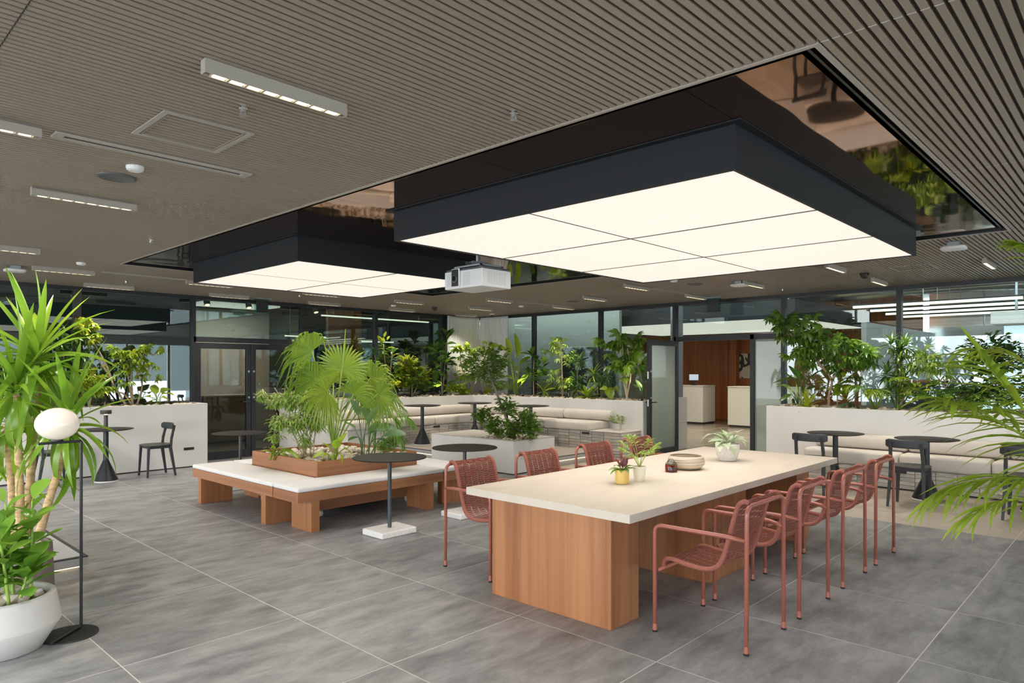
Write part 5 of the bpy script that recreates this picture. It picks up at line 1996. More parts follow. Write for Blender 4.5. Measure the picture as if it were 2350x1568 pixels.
def dist(x):
    return XN / (FX + FY * (x - 1175) / 1569.5)


t = planted('giant_bird_of_paradise', 'tall giant bird of paradise with one huge upright paddle leaf beside the curtain', base_on(1185, X=XN))
paddles_by_bearing(t, [(1186, 822, 1188, 764), (1168, 810, 1131, 785), (1170, 815, 1166, 775), (1192, 838, 1214, 815), (1190, 858, 1188, 838), (1182, 850, 1175, 820), (1198, 880, 1210, 850), (1176, 870, 1160, 860)], dist(1185), 'leaf_fresh', .42, .20, 7, .35)
t = planted('rubber_plant', 'rubber plant with glossy dark leaves next to the giant bird of paradise', base_on(1225, X=XN))
O = Vector(t.location)
canes(t, [[(0, 0, 0), PXN(1224, 860) - O, PXN(1226, 825) - O]], .016, .009, 'bark_pale', 'trunk')
crown(t, [(PXN(1226, 825) - O, .18, .14, 12), (PXN(1240, 845) - O, .2, .14, 12), (PXN(1218, 860) - O, .2, .12, 12), (PXN(1245, 865) - O, .14, .1, 8)], gl_l + [lmesh('glossy_leaf', 'leaf_mid', .24, .11, 'round', 4, .5, .2, .02)], 11, .8, 1.2, .3)
t = planted('pale_umbrella_tree', 'slender pale umbrella tree in the middle of the nook planter', base_on(1292, X=XN))
O = Vector(t.location)
canes(t, [[(0, 0, 0), PXN(1290, 860) - O, PXN(1288, 815) - O, PXN(1285, 785) - O], [(0, 0, 0), PXN(1284, 880) - O, PXN(1272, 850) - O]], .012, .006, 'bark_pale', 'stem')
um_p = [umbrella_mesh('umbrella_leaf', 'leaf_bamboo', .09, 8, .13, .03, 13), umbrella_mesh('umbrella_leaf', 'leaf_bamboo', .07, 7, .12, .03, 14)]
crown(t, [(PXN(1284, 785) - O, .18, .14, 12), (PXN(1268, 805) - O, .22, .12, 12), (PXN(1298, 820) - O, .2, .14, 12), (PXN(1270, 860) - O, .2, .12, 10), (PXN(1295, 880) - O, .18, .12, 10)], um_p, 12, .8, 1.1)
t = planted('compact_dracaena', 'compact dracaena with stacked dark leaf whorls in the nook planter', base_on(1325, X=XN))
O = Vector(t.location)
cd = [lmesh('whorl_leaf', 'leaf_dark', .20, .042, 'lance', 4, a, .2) for a in (.3, .7, 1.1)]
cdm = [lmesh('whorl_leaf', 'leaf_mid', .20, .042, 'lance', 4, a, .2) for a in (.3, .7, 1.1)]
canes(t, [[(0, 0, 0), PXN(1325, 865) - O, PXN(1322, 840) - O, PXN(1316, 825) - O], [PXN(1324, 862) - O, PXN(1328, 845) - O, PXN(1330, 832) - O], [(0, .1, 0), PXN(1330, 880) - O]], .010, .006, 'bark_pale', 'stem')
for i, (x, y) in enumerate(((1313, 825), (1330, 830), (1318, 868), (1332, 880), (1318, 895))):
    rosette(t, PXN(x, y) - O + Vector((0, 0, .05)), cd, 20, 40 + i, 1.2, -.3, .8, 1.1)
t = planted('bird_nest_fern', 'bright green sword fern low in the nook planter', base_on(1348, X=XN - .15))
O = Vector(t.location)
rosette(t, (0, 0, .06), [lmesh('fern_leaf', 'leaf_fresh', .34, .075, 'lance', 6, a, .2) for a in (.5, .9, 1.2)], 34, 50, 1.3, .1, .7, 1.0)
t = planted('ribbon_dracaena', 'ribbon dracaena with arching dark leaves behind the sword fern', base_on(1380, X=XN + .1))
O = Vector(t.location)
canes(t, [[(0, 0, 0), on(1375, 880, X=XN + .1) - O, on(1360, 858, X=XN + .1) - O], [(0, 0, 0), on(1390, 880, X=XN + .1) - O, on(1395, 860, X=XN + .1) - O]], .010, .006, 'bark_grey', 'stem')
for i, (x, y) in enumerate(((1362, 858), (1395, 862), (1380, 872))):
    rosette(t, on(x, y, X=XN + .1) - O, [lmesh('ribbon_leaf', 'leaf_dark' if i else 'leaf_fresh', .30, .034, 'strap', 5, a, .2) for a in (.6, 1.2, 1.8)], 22, 55 + i, 1.2, -.2, .8, 1.1)
t = planted('umbrella_tree', 'umbrella tree on several pale lit stems beside the open glass door', base_on(1440, X=XN))
O = Vector(t.location)
canes(t, [[(0, 0, 0), PXN(1432, 880) - O, PXN(1422, 845) - O, PXN(1412, 800) - O], [(.03, .03, 0), PXN(1438, 870) - O, PXN(1432, 830) - O, PXN(1428, 790) - O], [(0, .03, 0), PXN(1446, 875) - O, PXN(1447, 840) - O, PXN(1440, 800) - O], [(.03, 0, 0), PXN(1436, 880) - O, PXN(1442, 850) - O, PXN(1455, 830) - O]], .018, .010, 'cane_straw', 'trunk')
um_b = [umbrella_mesh('umbrella_leaf', 'leaf_mid', .13, 7, .19, .085, 17, .7), umbrella_mesh('umbrella_leaf', 'leaf_mid', .11, 6, .18, .08, 18, .9)]
crown(t, [(PXN(1405, 785) - O, .26, .12, 7), (PXN(1440, 782) - O, .3, .12, 9), (PXN(1428, 810) - O, .3, .14, 8), (PXN(1455, 830) - O, .26, .16, 9), (PXN(1410, 830) - O, .22, .14, 5), (PXN(1440, 855) - O, .25, .14, 5)], um_b, 13, .85, 1.15, .35)
t = planted('heart_philodendron', 'low plant with large heart leaves under the umbrella tree', base_on(1405, X=XN - .2))
paddles_by_bearing(t, [(1398, 890, 1392, 912), (1402, 888, 1408, 912), (1395, 892, 1376, 890), (1410, 890, 1428, 900), (1400, 895, 1404, 918)], dist(1405) - .1, 'leaf_fresh', .26, .2, 8, .6, 'heart')
t = planted('bird_of_paradise', 'bird of paradise with upright blue-green leaves squeezed against the open door', base_on(1478, X=XN - .1))
paddles_by_bearing(t, [(1476, 862, 1488, 832), (1470, 870, 1466, 830), (1478, 890, 1492, 862), (1474, 895, 1460, 870), (1482, 900, 1494, 885), (1468, 890, 1452, 880), (1476, 880, 1480, 850)], dist(1478) - .1, 'leaf_blue', .3, .10, 9, .4)
t = planted('low_calathea', 'low calathea with yellow-striped leaves at the front rim of the nook planter', base_on(1248, X=XN - .25))
paddles_by_bearing(t, [(1245, 895, 1232, 875), (1250, 892, 1268, 872), (1252, 897, 1272, 885), (1246, 900, 1228, 902), (1250, 900, 1262, 908)], dist(1248) - .3, 'leaf_fresh', .3, .09, 10, .5)
t = planted('low_filler_shrub', 'low dark shrub filling the back of the nook planter', base_on(1160, X=11.2))
O = Vector(t.location)
foliage(t, [(on(x, 885, X=11.15) - O, .28, .14, 260) for x in (1140, 1175, 1260, 1300)], 'leaf_mid', .07, .028, 31)

# ---- right planter
t = planted('bird_of_paradise', 'bird of paradise with one long drooping leaf at the door end of the right planter', base_on(1835, X=XN))
paddles_by_bearing(t, [(1828, 880, 1800, 842), (1832, 870, 1815, 835), (1840, 875, 1832, 840), (1848, 880, 1875, 840), (1822, 900, 1790, 870), (1850, 895, 1872, 882), (1815, 905, 1790, 915), (1825, 868, 1772, 872), (1842, 905, 1846, 880), (1810, 885, 1783, 880)], dist(1835) - .1, 'leaf_dark', .34, .11, 11, .5)
t = planted('variegated_shrub', 'small cream-variegated plant at the foot of the bird of paradise', base_on(1852, X=XN - .3))
O = Vector(t.location)
rosette(t, (0, 0, .05), [lmesh('variegated_leaf', 'leaf_yellow', .28, .05, 'lance', 5, a, .2) for a in (.4, .8, 1.2)], 24, 60, 1.4, .2, .7, 1.1)
t = planted('umbrella_tree', 'spreading umbrella tree with a forked pale trunk in the right planter', base_on(1902, X=XN - .1))
O = Vector(t.location)
Q = lambda x, y: on(x, y, X=XN - .1) - O
canes(t, [[(0, 0, 0), Q(1903, 905), Q(1909, 875), Q(1893, 848), Q(1868, 820), Q(1840, 790), Q(1812, 765)], [Q(1908, 876), Q(1918, 858), Q(1935, 838)], [Q(1895, 850), Q(1880, 838), Q(1868, 815)]], .020, .009, 'bark_pale', 'trunk')
crown(t, [(Q(1800, 735), .22, .14, 14), (Q(1805, 760), .20, .16, 10), (Q(1850, 755), .30, .18, 20), (Q(1880, 785), .30, .18, 20), (Q(1855, 800), .28, .14, 14), (Q(1920, 800), .34, .20, 24), (Q(1960, 815), .30, .18, 20), (Q(1985, 820), .18, .14, 10), (Q(1900, 830), .3, .14, 12), (Q(1830, 825), .2, .14, 8)], um_d + um_g + um_g, 14, .85, 1.15, .3)
t = planted('lit_tint_rubber_plant', 'small rubber plant with leaves coloured yellow for spotlight glow', base_on(1922, X=XN))
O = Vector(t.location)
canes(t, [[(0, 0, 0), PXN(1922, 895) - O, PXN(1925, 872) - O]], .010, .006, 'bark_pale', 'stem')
crown(t, [(PXN(1918, 885) - O, .2, .16, 12), (PXN(1935, 875) - O, .18, .12, 8)], [lmesh('oval_leaf', 'leaf_yellow', .17, .09, 'round', 4, .4, .2, .03), lmesh('oval_leaf', 'leaf_fresh', .18, .09, 'round', 4, .6, .2, .03)], 15, .8, 1.1, .3)  # the yellow spotlight glow is put into the leaf colour
t = planted('blue_lily', 'sprawling blue-green lily between the umbrella tree and the small palm', base_on(1955, X=XN - .2))
paddles_by_bearing(t, [(1950, 925, 1928, 905), (1955, 922, 1968, 892), (1960, 922, 1972, 905), (1950, 928, 1922, 925), (1958, 928, 1980, 935), (1945, 925, 1920, 935)], dist(1955) - .2, 'leaf_blue', .3, .09, 12, .6)
t = planted('areca_palm', 'small bright areca palm in the middle of the right planter', base_on(2008, X=XN - .15))
O = Vector(t.location)
for i in range(13):
    a = i * 2.4
    tip = Vector((math.cos(a) * .42, math.sin(a) * .42, .25 + .22 * (i % 4) / 3))
    inst(frond_mesh('frond', 'leaf_fresh' if i % 3 else 'leaf_mid', [(0, 0, 0), tip * .45 + Vector((0, 0, .16)), tip * .8 + Vector((0, 0, .10)), tip], 14, .20, .020, 120 + i, start=.4, sweep=.6, droop=.8, stem_r=.006, seg=4), 'frond', t)
t = planted('tall_compact_dracaena', 'tall compact dracaena with tiered dark whorls in front of the glass mullion', base_on(2068, X=XN - .1))
O = Vector(t.location)
Q = lambda x, y: on(x, y, X=XN - .1) - O
canes(t, [[(0, 0, 0), Q(2066, 880), Q(2064, 830), Q(2075, 800)], [(.02, .05, 0), Q(2060, 870), Q(2050, 830), Q(2045, 800)], [(-.05, .05, 0), Q(2078, 905), Q(2072, 880)]], .013, .008, 'bark_pale', 'stem')
for i, (x, y, n) in enumerate(((2045, 795, 22), (2078, 797, 26), (2065, 812, 20), (2066, 838, 26), (2036, 862, 24), (2074, 878, 26), (2060, 880, 14), (2064, 925, 24), (2045, 905, 14))):
    rosette(t, Q(x, y) + Vector((0, 0, .06)), cdm if i % 2 else cd, n, 130 + i, 1.25, -.35, .8, 1.05)
t = planted('lit_tint_zz_plant', 'small plant coloured yellow for spotlight glow near the dracaena', base_on(2108, X=XN - .2))
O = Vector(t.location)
crown(t, [(on(2105, 900, X=XN - .2) - O, .15, .16, 12), (on(2095, 880, X=XN - .2) - O, .10, .12, 6)], [lmesh('oval_leaf', 'leaf_yellow', .14, .07, 'round', 4, .4, .2, .03)], 16)  # yellow leaf colour stands in for light from a spotlight below
t = planted('pale_leaning_tree', 'pale umbrella tree leaning towards the dracaena in the right planter', base_on(2185, X=XN))
O = Vector(t.location)
canes(t, [[(0, 0, 0), PXN(2172, 895) - O, PXN(2150, 865) - O, PXN(2128, 840) - O], [(0, 0, 0), PXN(2180, 900) - O, PXN(2165, 870) - O]], .013, .007, 'bark_pale', 'trunk')
crown(t, [(PXN(2115, 830) - O, .22, .14, 14), (PXN(2140, 835) - O, .2, .14, 10), (PXN(2120, 815) - O, .16, .1, 8), (PXN(2160, 860) - O, .16, .12, 8)], um_p, 17, .85, 1.15)
t = planted('zz_plant', 'glossy dark zz plant low behind the palm fronds in the right planter', base_on(2150, X=XN - .25))
O = Vector(t.location)
for i in range(14):
    a = i * 2.4
    tip = Vector((math.cos(a) * .34, math.sin(a) * .42, .22 + .18 * (i % 3) / 2))
    inst(frond_mesh('stalk', 'leaf_dark' if i % 3 else 'leaf_mid', [(0, 0, 0), tip * .5 + Vector((0, 0, .12)), tip], 9, .11, .045, 150 + i, start=.2, sweep=.5, droop=.3, stem_r=.007, seg=3), 'stalk', t)
t = planted('ficus_tree', 'dark leafy ficus tree behind the palm fronds in the right planter', base_on(2290, X=XN))
O = Vector(t.location)
canes(t, [[(0, 0, 0), PXN(2288, 895) - O, PXN(2275, 860) - O, PXN(2270, 820) - O], [PXN(2280, 875) - O, PXN(2300, 840) - O]], .016, .008, 'bark_pale', 'trunk')
foliage(t, [(PXN(2275, 800) - O, .36, .22, 560), (PXN(2310, 820) - O, .3, .22, 460), (PXN(2260, 840) - O, .3, .2, 380), (PXN(2300, 880) - O, .4, .16, 400), (PXN(2250, 895) - O, .36, .12, 300)], 'leaf_dark', .08, .038, 33, 'lance', .4, 'bark_grey', seg=3)
t = planted('low_bush', 'low dark bush at the far end of the right planter', base_on(2240, X=XN - .2))
O = Vector(t.location)
foliage(t, [(on(x, 915, X=XN - .2) - O, .3, .12, 240) for x in (2200, 2240, 2290, 2340)], 'leaf_mid', .08, .034, 34)

# ---- potted plants on the table and shelf
SQ = (1.0, 1.0)
O = Vector(yp_.location)
cal = [lmesh('calathea_leaf', 'leaf_mid', .085, .034, 'lance', 5, a, .15, .03, pr=.0016) for a in (.6, 1.1)]
cal_d = [lmesh('calathea_leaf', 'leaf_dark', .085, .034, 'lance', 5, a, .15, .03, pr=.0016) for a in (.8, 1.3)]
plum = lmesh('plum_leaf', 'leaf_plum', .085, .036, 'lance', 5, .25, .15, .03, pr=.0016)
for i in range(14):
    inst((cal + cal_d)[i % 4], 'leaf', yp_, aim((0, 0, .095), yp(i * 2.4, .25 + .5 * (i % 3) / 2), 0, 1.0))
for i in range(4):
    inst(plum, 'leaf', yp_, aim((0, 0, .095), yp(i * 1.7 + .5, 1.15), .5 * i, .95))
for i in range(12):
    a = i * 2.4
    tip = Vector((math.cos(a) * .12, math.sin(a) * .12, .18 + .10 * (i % 4) / 3))
    inst(frond_mesh('frond', 'leaf_bamboo', [(0, 0, .10), tip * .5 + Vector((0, 0, .09)), tip + Vector((0, 0, .02)), tip * 1.15], 9, .075, .010, 170 + i, start=.4, sweep=.6, droop=.7, stem_r=.002, seg=3), 'frond', cr_)
phs = [lmesh('silver_leaf', 'leaf_silver', .15, .085, 'heart', 6, a, .15, .09, pr=.0025) for a in (.7, 1.2, 1.7)]
rnd = random.Random(3)
for i in range(22):
    inst(phs[i % 3], 'leaf', rk_, aim((rnd.uniform(-.03, .03), rnd.uniform(-.03, .03), .145), yp(i * 2.4, .2 + .9 * (i % 4) / 3), rnd.uniform(-.5, .5), rnd.uniform(.7, 1.0)))
canes(rk_, [[(0, 0, .14), (-.02, .03, .22), (-.03, .05, .30)], [(.02, 0, .14), (.05, -.06, .22), (.07, -.10, .21)], [(-.02, .02, .14), (-.05, .08, .20), (-.08, .14, .14)]], .003, .0015, 'leaf_bamboo', 'shoot', 5)
inst(phs[0], 'leaf', rk_, aim((-.03, .05, .26), yp(2.0, -.2), 0, .9))
foliage(fp_, [(Vector((0, 0, .20)), .15, .10, 420), (Vector((.02, -.10, .22)), .08, .06, 90), (Vector((-.02, .10, .20)), .09, .07, 120), (Vector((.06, -.05, .13)), .08, .06, 70)], 'leaf_fern', .03, .010, 41, 'lance', .4, 'stem_green')


# ---- little spotlights in the planters
ul = bpy.data.lights.new('uplight', 'SPOT')
ul.energy, ul.color = 14.0, (1.0, .86, .45)
ul.spot_size, ul.spot_blend, ul.shadow_soft_size = math.radians(70), .6, .02


def planter_spot(p, yaw, label):
    t = thing('planter_spotlight', label, 'spotlight', p, yaw, group='small black planter spotlights')
    MB().tube([(0, 0, -.02), (0, 0, .05)], .006, 6).build('spike', M['black_plastic'], t)
    MB().tube([(-.03, 0, .03), (.055, 0, .115)], .022, 14).build('head', M['black_plastic'], t, smooth='auto')
    MB().tube([(.0555, 0, .1155), (.0575, 0, .1175)], .018, 14).build('lens', M['lamp_cell'], t)
    s = link(bpy.data.objects.new('uplight', ul), t)
    s.location = (.07, 0, .13)
    s.rotation_euler = (0, math.radians(-145), 0)


for x, X, Y, yaw, lab in ((1822, 10.75, None, .6, 'small black spotlight at the foot of the bird of paradise in the right planter'), (2143, 10.72, None, 1.2, 'small black spotlight in front of the zz plant'), (1472, 10.75, None, 1.0, 'small black spotlight near the open door'), (1305, 10.75, None, .8, 'small black spotlight below the pale umbrella tree'),
                          (1200, 10.8, None, .8, 'small black spotlight at the foot of the giant bird of paradise'), (1010, None, 11.25, 1.2, 'small black spotlight at the foot of the fiddle-leaf fig'), (910, None, 11.25, 1.2, 'small black spotlight at the foot of the croton shrub'), (1105, None, 11.25, 1.4, 'small black spotlight under the corner umbrella tree'), (240, None, 11.52, 1.2, 'small black spotlight under the golden umbrella shrub')):
    p = on(x, 900, X, Y)
    p.z = 1.0
    planter_spot(p, yaw, lab)

# ------------------------------------------------------------------ rooms behind the glass
lob = struct(MB().box(XW + .1, 22, -6, 13, -.2, -.001).build('floor_reception', M['lobby_floor']), 'polished brown reception floor with pale inlaid lines')
for k in range(4):
    MB().box(12.6 + k * 1.9, 12.63 + k * 1.9, 3.5, 12.5, -.001, .0006).build('inlay_line', M['brass_line'], lob)
for y in (5.0, 6.9, 8.6):
    MB().box(12.2, 20, y, y + .03, .0006, .0012).build('inlay_line', M['brass_line'], lob)
struct(MB().box(XW + .1, 22, -6, 13, 3.6, 3.7).build('ceiling_reception', M['slab_dark']), 'dark exposed slab above the reception')
ww = struct(MB().box(20.25, 20.35, 4.4, 12.9, 0, 3.59).build('wall_reception', M['wood_panel']), 'tall red-brown wood panelled wall behind the reception')
for k in range(8):
    y = 4.42 + k * 1.06
    MB().box(20.225, 20.249, y, y + 1.052, 0.02, 3.55).build('panel', M['wood_panel'], ww)
p = on(1683, 900, X=20.0)
struct(MB().box(19.95, 20.22, p.y - .11, p.y + .11, 0, 3.5).build('wall_rib', M['wood_panel']), 'vertical wooden rib of the reception wall')


def counter(label, x, y, dx0, dx1, dy0, dy1):
    t = thing('reception_counter', label, 'counter', (x, y, 0))
    MB().box(dx0, dx1, dy0, dy1, .06, 1.10).build('body', M['counter_white'], t, bevel=.004, bseg=1)
    MB().box(dx0 + .03, dx1 - .03, dy0 + .03, dy1 - .03, 0, .0599).build('plinth', M['plinth_dark'], t)
    MB().box(dx0 - .01, dx1 + .01, dy0 - .01, dy1 + .01, 1.1002, 1.125).build('counter_top', M['counter_white'], t)


p = P(1613, 900, 19.7)
counter('pale reception counter with a tablet on it, seen through the open door', p.x, p.y, 0, .75, 0, 1.4)
q = P(1670, 900, 18.9)
counter('pale reception counter nearer the door jamb, seen through the open door', q.x, q.y, 0, .75, -2.0, 0)
t = thing('tablet', 'tablet on a black stand on the reception counter', 'tablet', (p.x + .25, p.y + .42, 1.1252), .5)
MB().lathe([(.09, 0), (.09, .012), (.04, .02), (.035, .14)], 16).build('stand', M['black_plastic'], t)
MB().box(-.02, .0, -.15, .15, .13, .34).build('tablet_body', M['black_plastic'], t)
MB().box(-.022, -.0202, -.13, .13, .15, .32).build('screen', mat('screen_pale', (.35, .42, .5), .3, emit=.45, ecol=(.6, .72, .85)), t)


def art_mat():
    m, nt, N, L, b = new_mat('abstract_print')
    tc = N.new('ShaderNodeTexCoord')
    nz = N.new('ShaderNodeTexNoise')
    nz.inputs['Scale'].default_value = 2.6
    nz.inputs['Detail'].default_value = 1.0
    nz.inputs['Distortion'].default_value = 1.2
    L.new(tc.outputs['Object'], nz.inputs[0])
    cr = N.new('ShaderNodeValToRGB')
    cr.color_ramp.interpolation = 'CONSTANT'
    cr.color_ramp.elements[0].color = (.05, .045, .04, 1)
    cr.color_ramp.elements[1].position = .47
    cr.color_ramp.elements[1].color = (.62, .55, .42, 1)
    L.new(nz.outputs[0], cr.inputs[0])
    L.new(cr.outputs[0], b.inputs['Base Color'])
    M['abstract_print'] = m


art_mat()
p = on(1712, 840, X=20.2)
t = thing('picture', 'black and cream abstract picture on the reception wood wall', 'picture', (20.2, p.y, p.z))
MB().box(-.02, .018, -.27, .27, -.38, .38).build('canvas', M['abstract_print'], t)
t = thing('ceiling_light_box', 'glowing light box with dark sides over the reception behind the glass', 'light box', (15.6, 7.9, 2.58))
for a in ((-2.4, 2.4, -2.9, -2.86), (-2.4, 2.4, 2.86, 2.9), (-2.4, -2.36, -2.86, 2.86), (2.36, 2.4, -2.86, 2.86)):
    MB().box(*a, 0, .36).build('fascia', M['fascia'], t)
MB().box(-2.35, 2.35, -2.85, 2.85, .34, .36).build('backing', M['fascia'], t)
for x, y in ((-2.2, -2.7), (2.2, -2.7), (-2.2, 2.7), (2.2, 2.7)):
    MB().tube([(x, y, .36), (x, y, 1.019)], .012, 6).build('rod', M['steel_grey'], t)
me = MB().box(.006, 1.16, .006, 1.13, .01, .03).mesh('diffuser_panel', M['panel_lit'])
for i in range(4):
    for j in range(5):
        inst(me, 'diffuser_panel', t, loc=(-2.35 + i * 1.174, -2.85 + j * 1.14, 0))
ra = bpy.data.lights.new('panel_lamp', 'AREA')
ra.shape, ra.size, ra.size_y, ra.energy, ra.color, ra.spread = 'RECTANGLE', 4.6, 5.6, 130.0, (1.0, .90, .76), math.radians(130)
lo = link(bpy.data.objects.new('panel_lamp', ra), t)
lo.location = (0, 0, -.004)
# low wall and column beside the open door
t = thing('low_wall', 'short white low wall just behind the open glass door', 'low wall', (12.30, 7.05, 0))
MB().box(-.2, .2, -.16, .16, 0, .52).build('lower_block', M['counter_white'], t)
MB().box(-.2, .2, -.16, .16, .524, 1.03).build('upper_block', M['counter_white'], t)
struct(MB().box(12.28, 12.46, 6.96, 7.14, 1.031, 3.58).build('column_1', mat('column_grey', (.18, .19, .20), .6)), 'grey column rising from the low wall')
LIN = [(12.9, -3.5, 3.9), (13.9, -3.5, 3.9), (14.9, -3.5, 3.9), (15.9, -3.5, 3.9)]
mat('tube_glow', (1, .95, .8), .6, emit=1.6, ecol=(1, .90, .68))
for i, (x, y0, y1) in enumerate(LIN):
    t = thing('tube_light', '%s glowing tube light from the glass in the room behind the right planter' % ORD[i], 'ceiling light', (x, (y0 + y1) / 2, 2.66))
    l = (y1 - y0) / 2
    for j in range(3):
        a = -l + j * 2 * l / 3
        MB().box(-.025, .025, a + .03, a + 2 * l / 3 - .03, 0, .04).build('tube', M['tube_glow'], t)
    MB().box(-.02, .02, -l, l, .041, .065).build('rail', M['fascia'], t)
    for q in (-.7 * l, .7 * l):
        MB().tube([(0, q, .065), (0, q, .939)], .006, 5).build('rod', M['steel_grey'], t)
rnd = random.Random(17)
for i, (x, y0, y1, z, r) in enumerate(((13.1, 1.0, 9.5, 3.28, .16), (13.9, 2.0, 10.5, 3.38, .12), (15.0, 0, 9.0, 3.25, .2), (16.5, -3, 9.0, 3.3, .15))):
    t = thing('air_duct', 'silvery air duct under the reception slab, %s from the glass' % ORD[i], 'duct', (x, 0, z))
    MB().tube(smooth_path([(rnd.uniform(-.12, .12), y0 + (y1 - y0) * k / 6, rnd.uniform(-.04, .04)) for k in range(7)], 5), r, 16).build('duct_tube', M['duct'], t, smooth=True)
    for q in (.1, .5, .9):
        MB().box(-.015, .015, y0 + (y1 - y0) * q, y0 + (y1 - y0) * q + .02, r * .6, 3.599 - z).build('hanger', M['steel_grey'], t)
for i, (x, y) in enumerate(((13.4, 1.6), (17.2, 2.6))):
    t = thing('ceiling_unit', 'white box-shaped air unit behind the right planter, %s' % ('nearer the glass' if i == 0 else 'farther from the glass'), 'air unit', (x, y, 2.3))
    MB().box(-.3, .3, -.3, .3, 0, .2).build('housing', M['wall_white'], t, bevel=.01)
    MB().box(-.2, .2, -.302, -.3005, .04, .16).build('grille', M['joint_light'], t)
    MB().tube([(0, 0, .2), (0, 0, 1.299)], .02, 8).build('rod', M['steel_grey'], t)
# far window wall of the right-hand rooms
fr = MB()
fr.box(21.0, 21.2, -6, 4.4, 2.7, 3.6).box(21.0, 21.2, -6, 4.4, 0, .5)
for k in range(5):
    y = -5.8 + k * 2.3
    fr.box(21.0, 21.2, y, y + .7, .5, 2.7)
wf = struct(fr.build('wall_far', M['wall_white']), 'white window wall far behind the right planter')
MB().box(20.95, 20.96, -6, 4.4, .5, 2.7).build('sheer_blind', M['sheer'], wf)
struct(MB().box(XW + .1, 22, 12.9, 13.0, 0, 3.6).build('wall_cross', M['wall_white']), 'white wall closing the reception rooms')
ss = struct(MB().box(XW + .1, 22, -6.1, -6, 0, .4).box(XW + .1, 22, -6.1, -6, 2.7, 3.6).build('wall_south', M['wall_white']), 'side window wall of the rooms behind the right planter')
MB().box(XW + .1, 22, -5.99, -5.98, .4, 2.7).build('sheer_blind', M['sheer'], ss)
struct(MB().box(12.75, 12.85, 8.7, 12.9, 0, 3.0).build('wall_office', mat('wall_sage', (.30, .32, .28), .7)), 'grey-green partition behind the nook plants')
struct(MB().box(15.0, 21.0, 4.25, 4.35, 0, 2.55).build('wall_meeting', M['wall_white']), 'white meeting room wall behind the right planter')
t = thing('wall_screen', 'dark wall screen behind the nook plants', 'screen', (12.745, 9.55, 1.65))
MB().box(-.03, 0, -.75, .75, -.45, .45).build('screen_panel', M['black_plastic'], t)
t = thing('shelf', 'long thin shelf on the partition behind the nook plants', 'shelf', (12.65, 9.6, 1.12))
MB().box(-.14, .095, -.85, 1.6, 0, .03).build('board', M['wood_panel'], t)
for i in range(4):
    o = MB().box(-.10, .08, -.28 + .02 * i, .20 - .015 * i, 0, .034).build('book', M['wall_white'])
    o.location = (12.62, 9.25, 1.1505 + i * .0345)
    tag(o, 'white book lying in the flat stack on the shelf, %s from the bottom' % ORD[i], 'book', 'books stacked on the shelf')
for i, x in enumerate((14.6, 16.2, 17.8)):
    t = thing('office_cabinet', 'dark cabinet by the white wall behind the right planter, %s from the glass' % ORD[i], 'cabinet', (x, 3.2, 0))
    MB().box(-.45, .45, -.25, .25, .05, 1.35).build('body', M['wall_dark'], t)
    MB().box(-.455, .455, -.255, .255, 1.3502, 1.38).build('top_board', M['wood_panel'], t)
    MB().box(-.43, .43, -.23, .23, 0, .0499).build('plinth', M['plinth_dark'], t)

# left-hand rooms behind the double doors
struct(MB().box(-4, XW + .05, YW + .1, 18, -.2, -.001).build('floor_corridor', mat('corridor_floor', (.24, .21, .17), .4)), 'brown corridor floor behind the double doors')
struct(MB().box(-4, XW + .05, YW + .1, 18, 3.1, 3.2).build('ceiling_corridor', M['wall_dark']), 'dark corridor ceiling behind the left glass wall')
struct(MB().box(5.7, 9.2, 17.0, 17.1, 0, 3.1).build('wall_corridor', M['wall_white']), 'pale corridor wall behind the double doors')
struct(MB().box(-4, 5.8, 14.6, 14.7, 0, 3.1).box(5.7, 5.8, 14.7, 17, 0, 3.1).build('wall_dark_corridor', M['wall_dark']), 'dark wall behind the left glass wall')
struct(MB().box(-4.1, -4, YW + .06, 18, 0, 3.1).box(-4, XW, 17.95, 18.0, 0, 3.1).box(XW - .03, XW + .05, YW + .1, 18, 0, 3.1).build('wall_end', M['wall_dark']), 'dark end walls of the corridor')
struct(MB().box(8.75, 11.5, 15.4, 15.5, 0, 3.1).box(8.75, 8.85, 15.5, 17, 0, 3.1).build('wall_teal', mat('wall_teal', (.05, .075, .078), .6)), 'dark teal wall behind the corner nook')
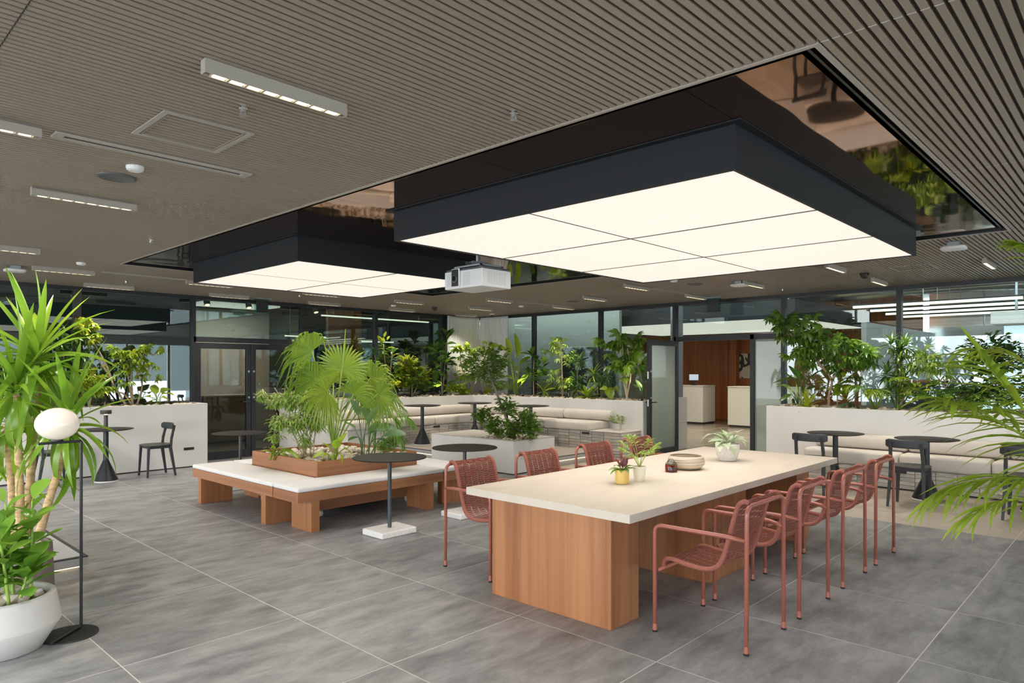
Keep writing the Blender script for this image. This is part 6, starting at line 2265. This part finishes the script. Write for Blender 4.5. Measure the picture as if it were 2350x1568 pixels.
t = thing('corridor_counter', 'tan counter behind the dark double doors', 'counter', (7.4, 14.9, 0))
MB().box(-1.4, 1.2, -.3, .3, .05, 1.0).build('body', mat('tan_front', (.40, .26, .16), .5), t)
MB().box(-1.45, 1.25, -.35, .35, 1.0002, 1.03).build('counter_top', M['counter_white'], t)
MB().box(-1.3, 1.1, -.25, .25, 0, .0499).build('plinth', M['plinth_dark'], t)
struct(MB().box(8.6, 9.5, 13.9, 14.0, 1.7, 3.09).build('wall_wood', M['wood_panel']), 'short wood panel high behind the glass')
t = thing('corridor_light', 'glowing ceiling panel over the tan counter behind the double doors', 'ceiling light', (7.2, 15.7, 3.06))
MB().box(-.9, .9, -.5, .5, 0, .039).build('diffuser_panel', M['panel_lit'], t)
ca = bpy.data.lights.new('panel_lamp', 'AREA')
ca.shape, ca.size, ca.size_y, ca.energy, ca.color = 'RECTANGLE', 1.7, .9, 40.0, (1.0, .80, .58)
lo = link(bpy.data.objects.new('panel_lamp', ca), t)
lo.location = (0, 0, -.004)
for i, (x0, x1, y, z) in enumerate(((7.9, 9.2, 14.6, 2.35), (9.4, 11.2, 14.9, 2.3), (8.0, 11.0, 13.2, 2.75))):
    t = thing('tube_light', '%s thin tube light behind the nook side of the left glass wall' % ORD[i], 'ceiling light', ((x0 + x1) / 2, y, z))
    l = (x1 - x0) / 2
    MB().box(-l, l, -.02, .02, 0, .03).build('tube', M['tube_glow'], t)
    for q in (-.8 * l, .8 * l):
        MB().tube([(q, 0, .03), (q, 0, 3.099 - z)], .006, 5).build('rod', M['steel_grey'], t)
for i, x in enumerate((5.35, 6.15, 7.6)):
    t = thing('track_spot', 'black track spotlight, %s from the left behind the door transom' % ORD[i], 'spotlight', (x, 12.8, 3.0))
    MB().tube([(0, 0, .098), (0, 0, -.06)], .008, 6).build('stem', M['black_plastic'], t)
    MB().tube([(0, .02, -.03), (0, -.05, -.22)], .055, 16).build('head', M['black_plastic'], t, smooth='auto')
    MB().tube([(0, -.0505, -.2215), (0, -.052, -.225)], .045, 16).build('lens', M['lamp_cell'], t)
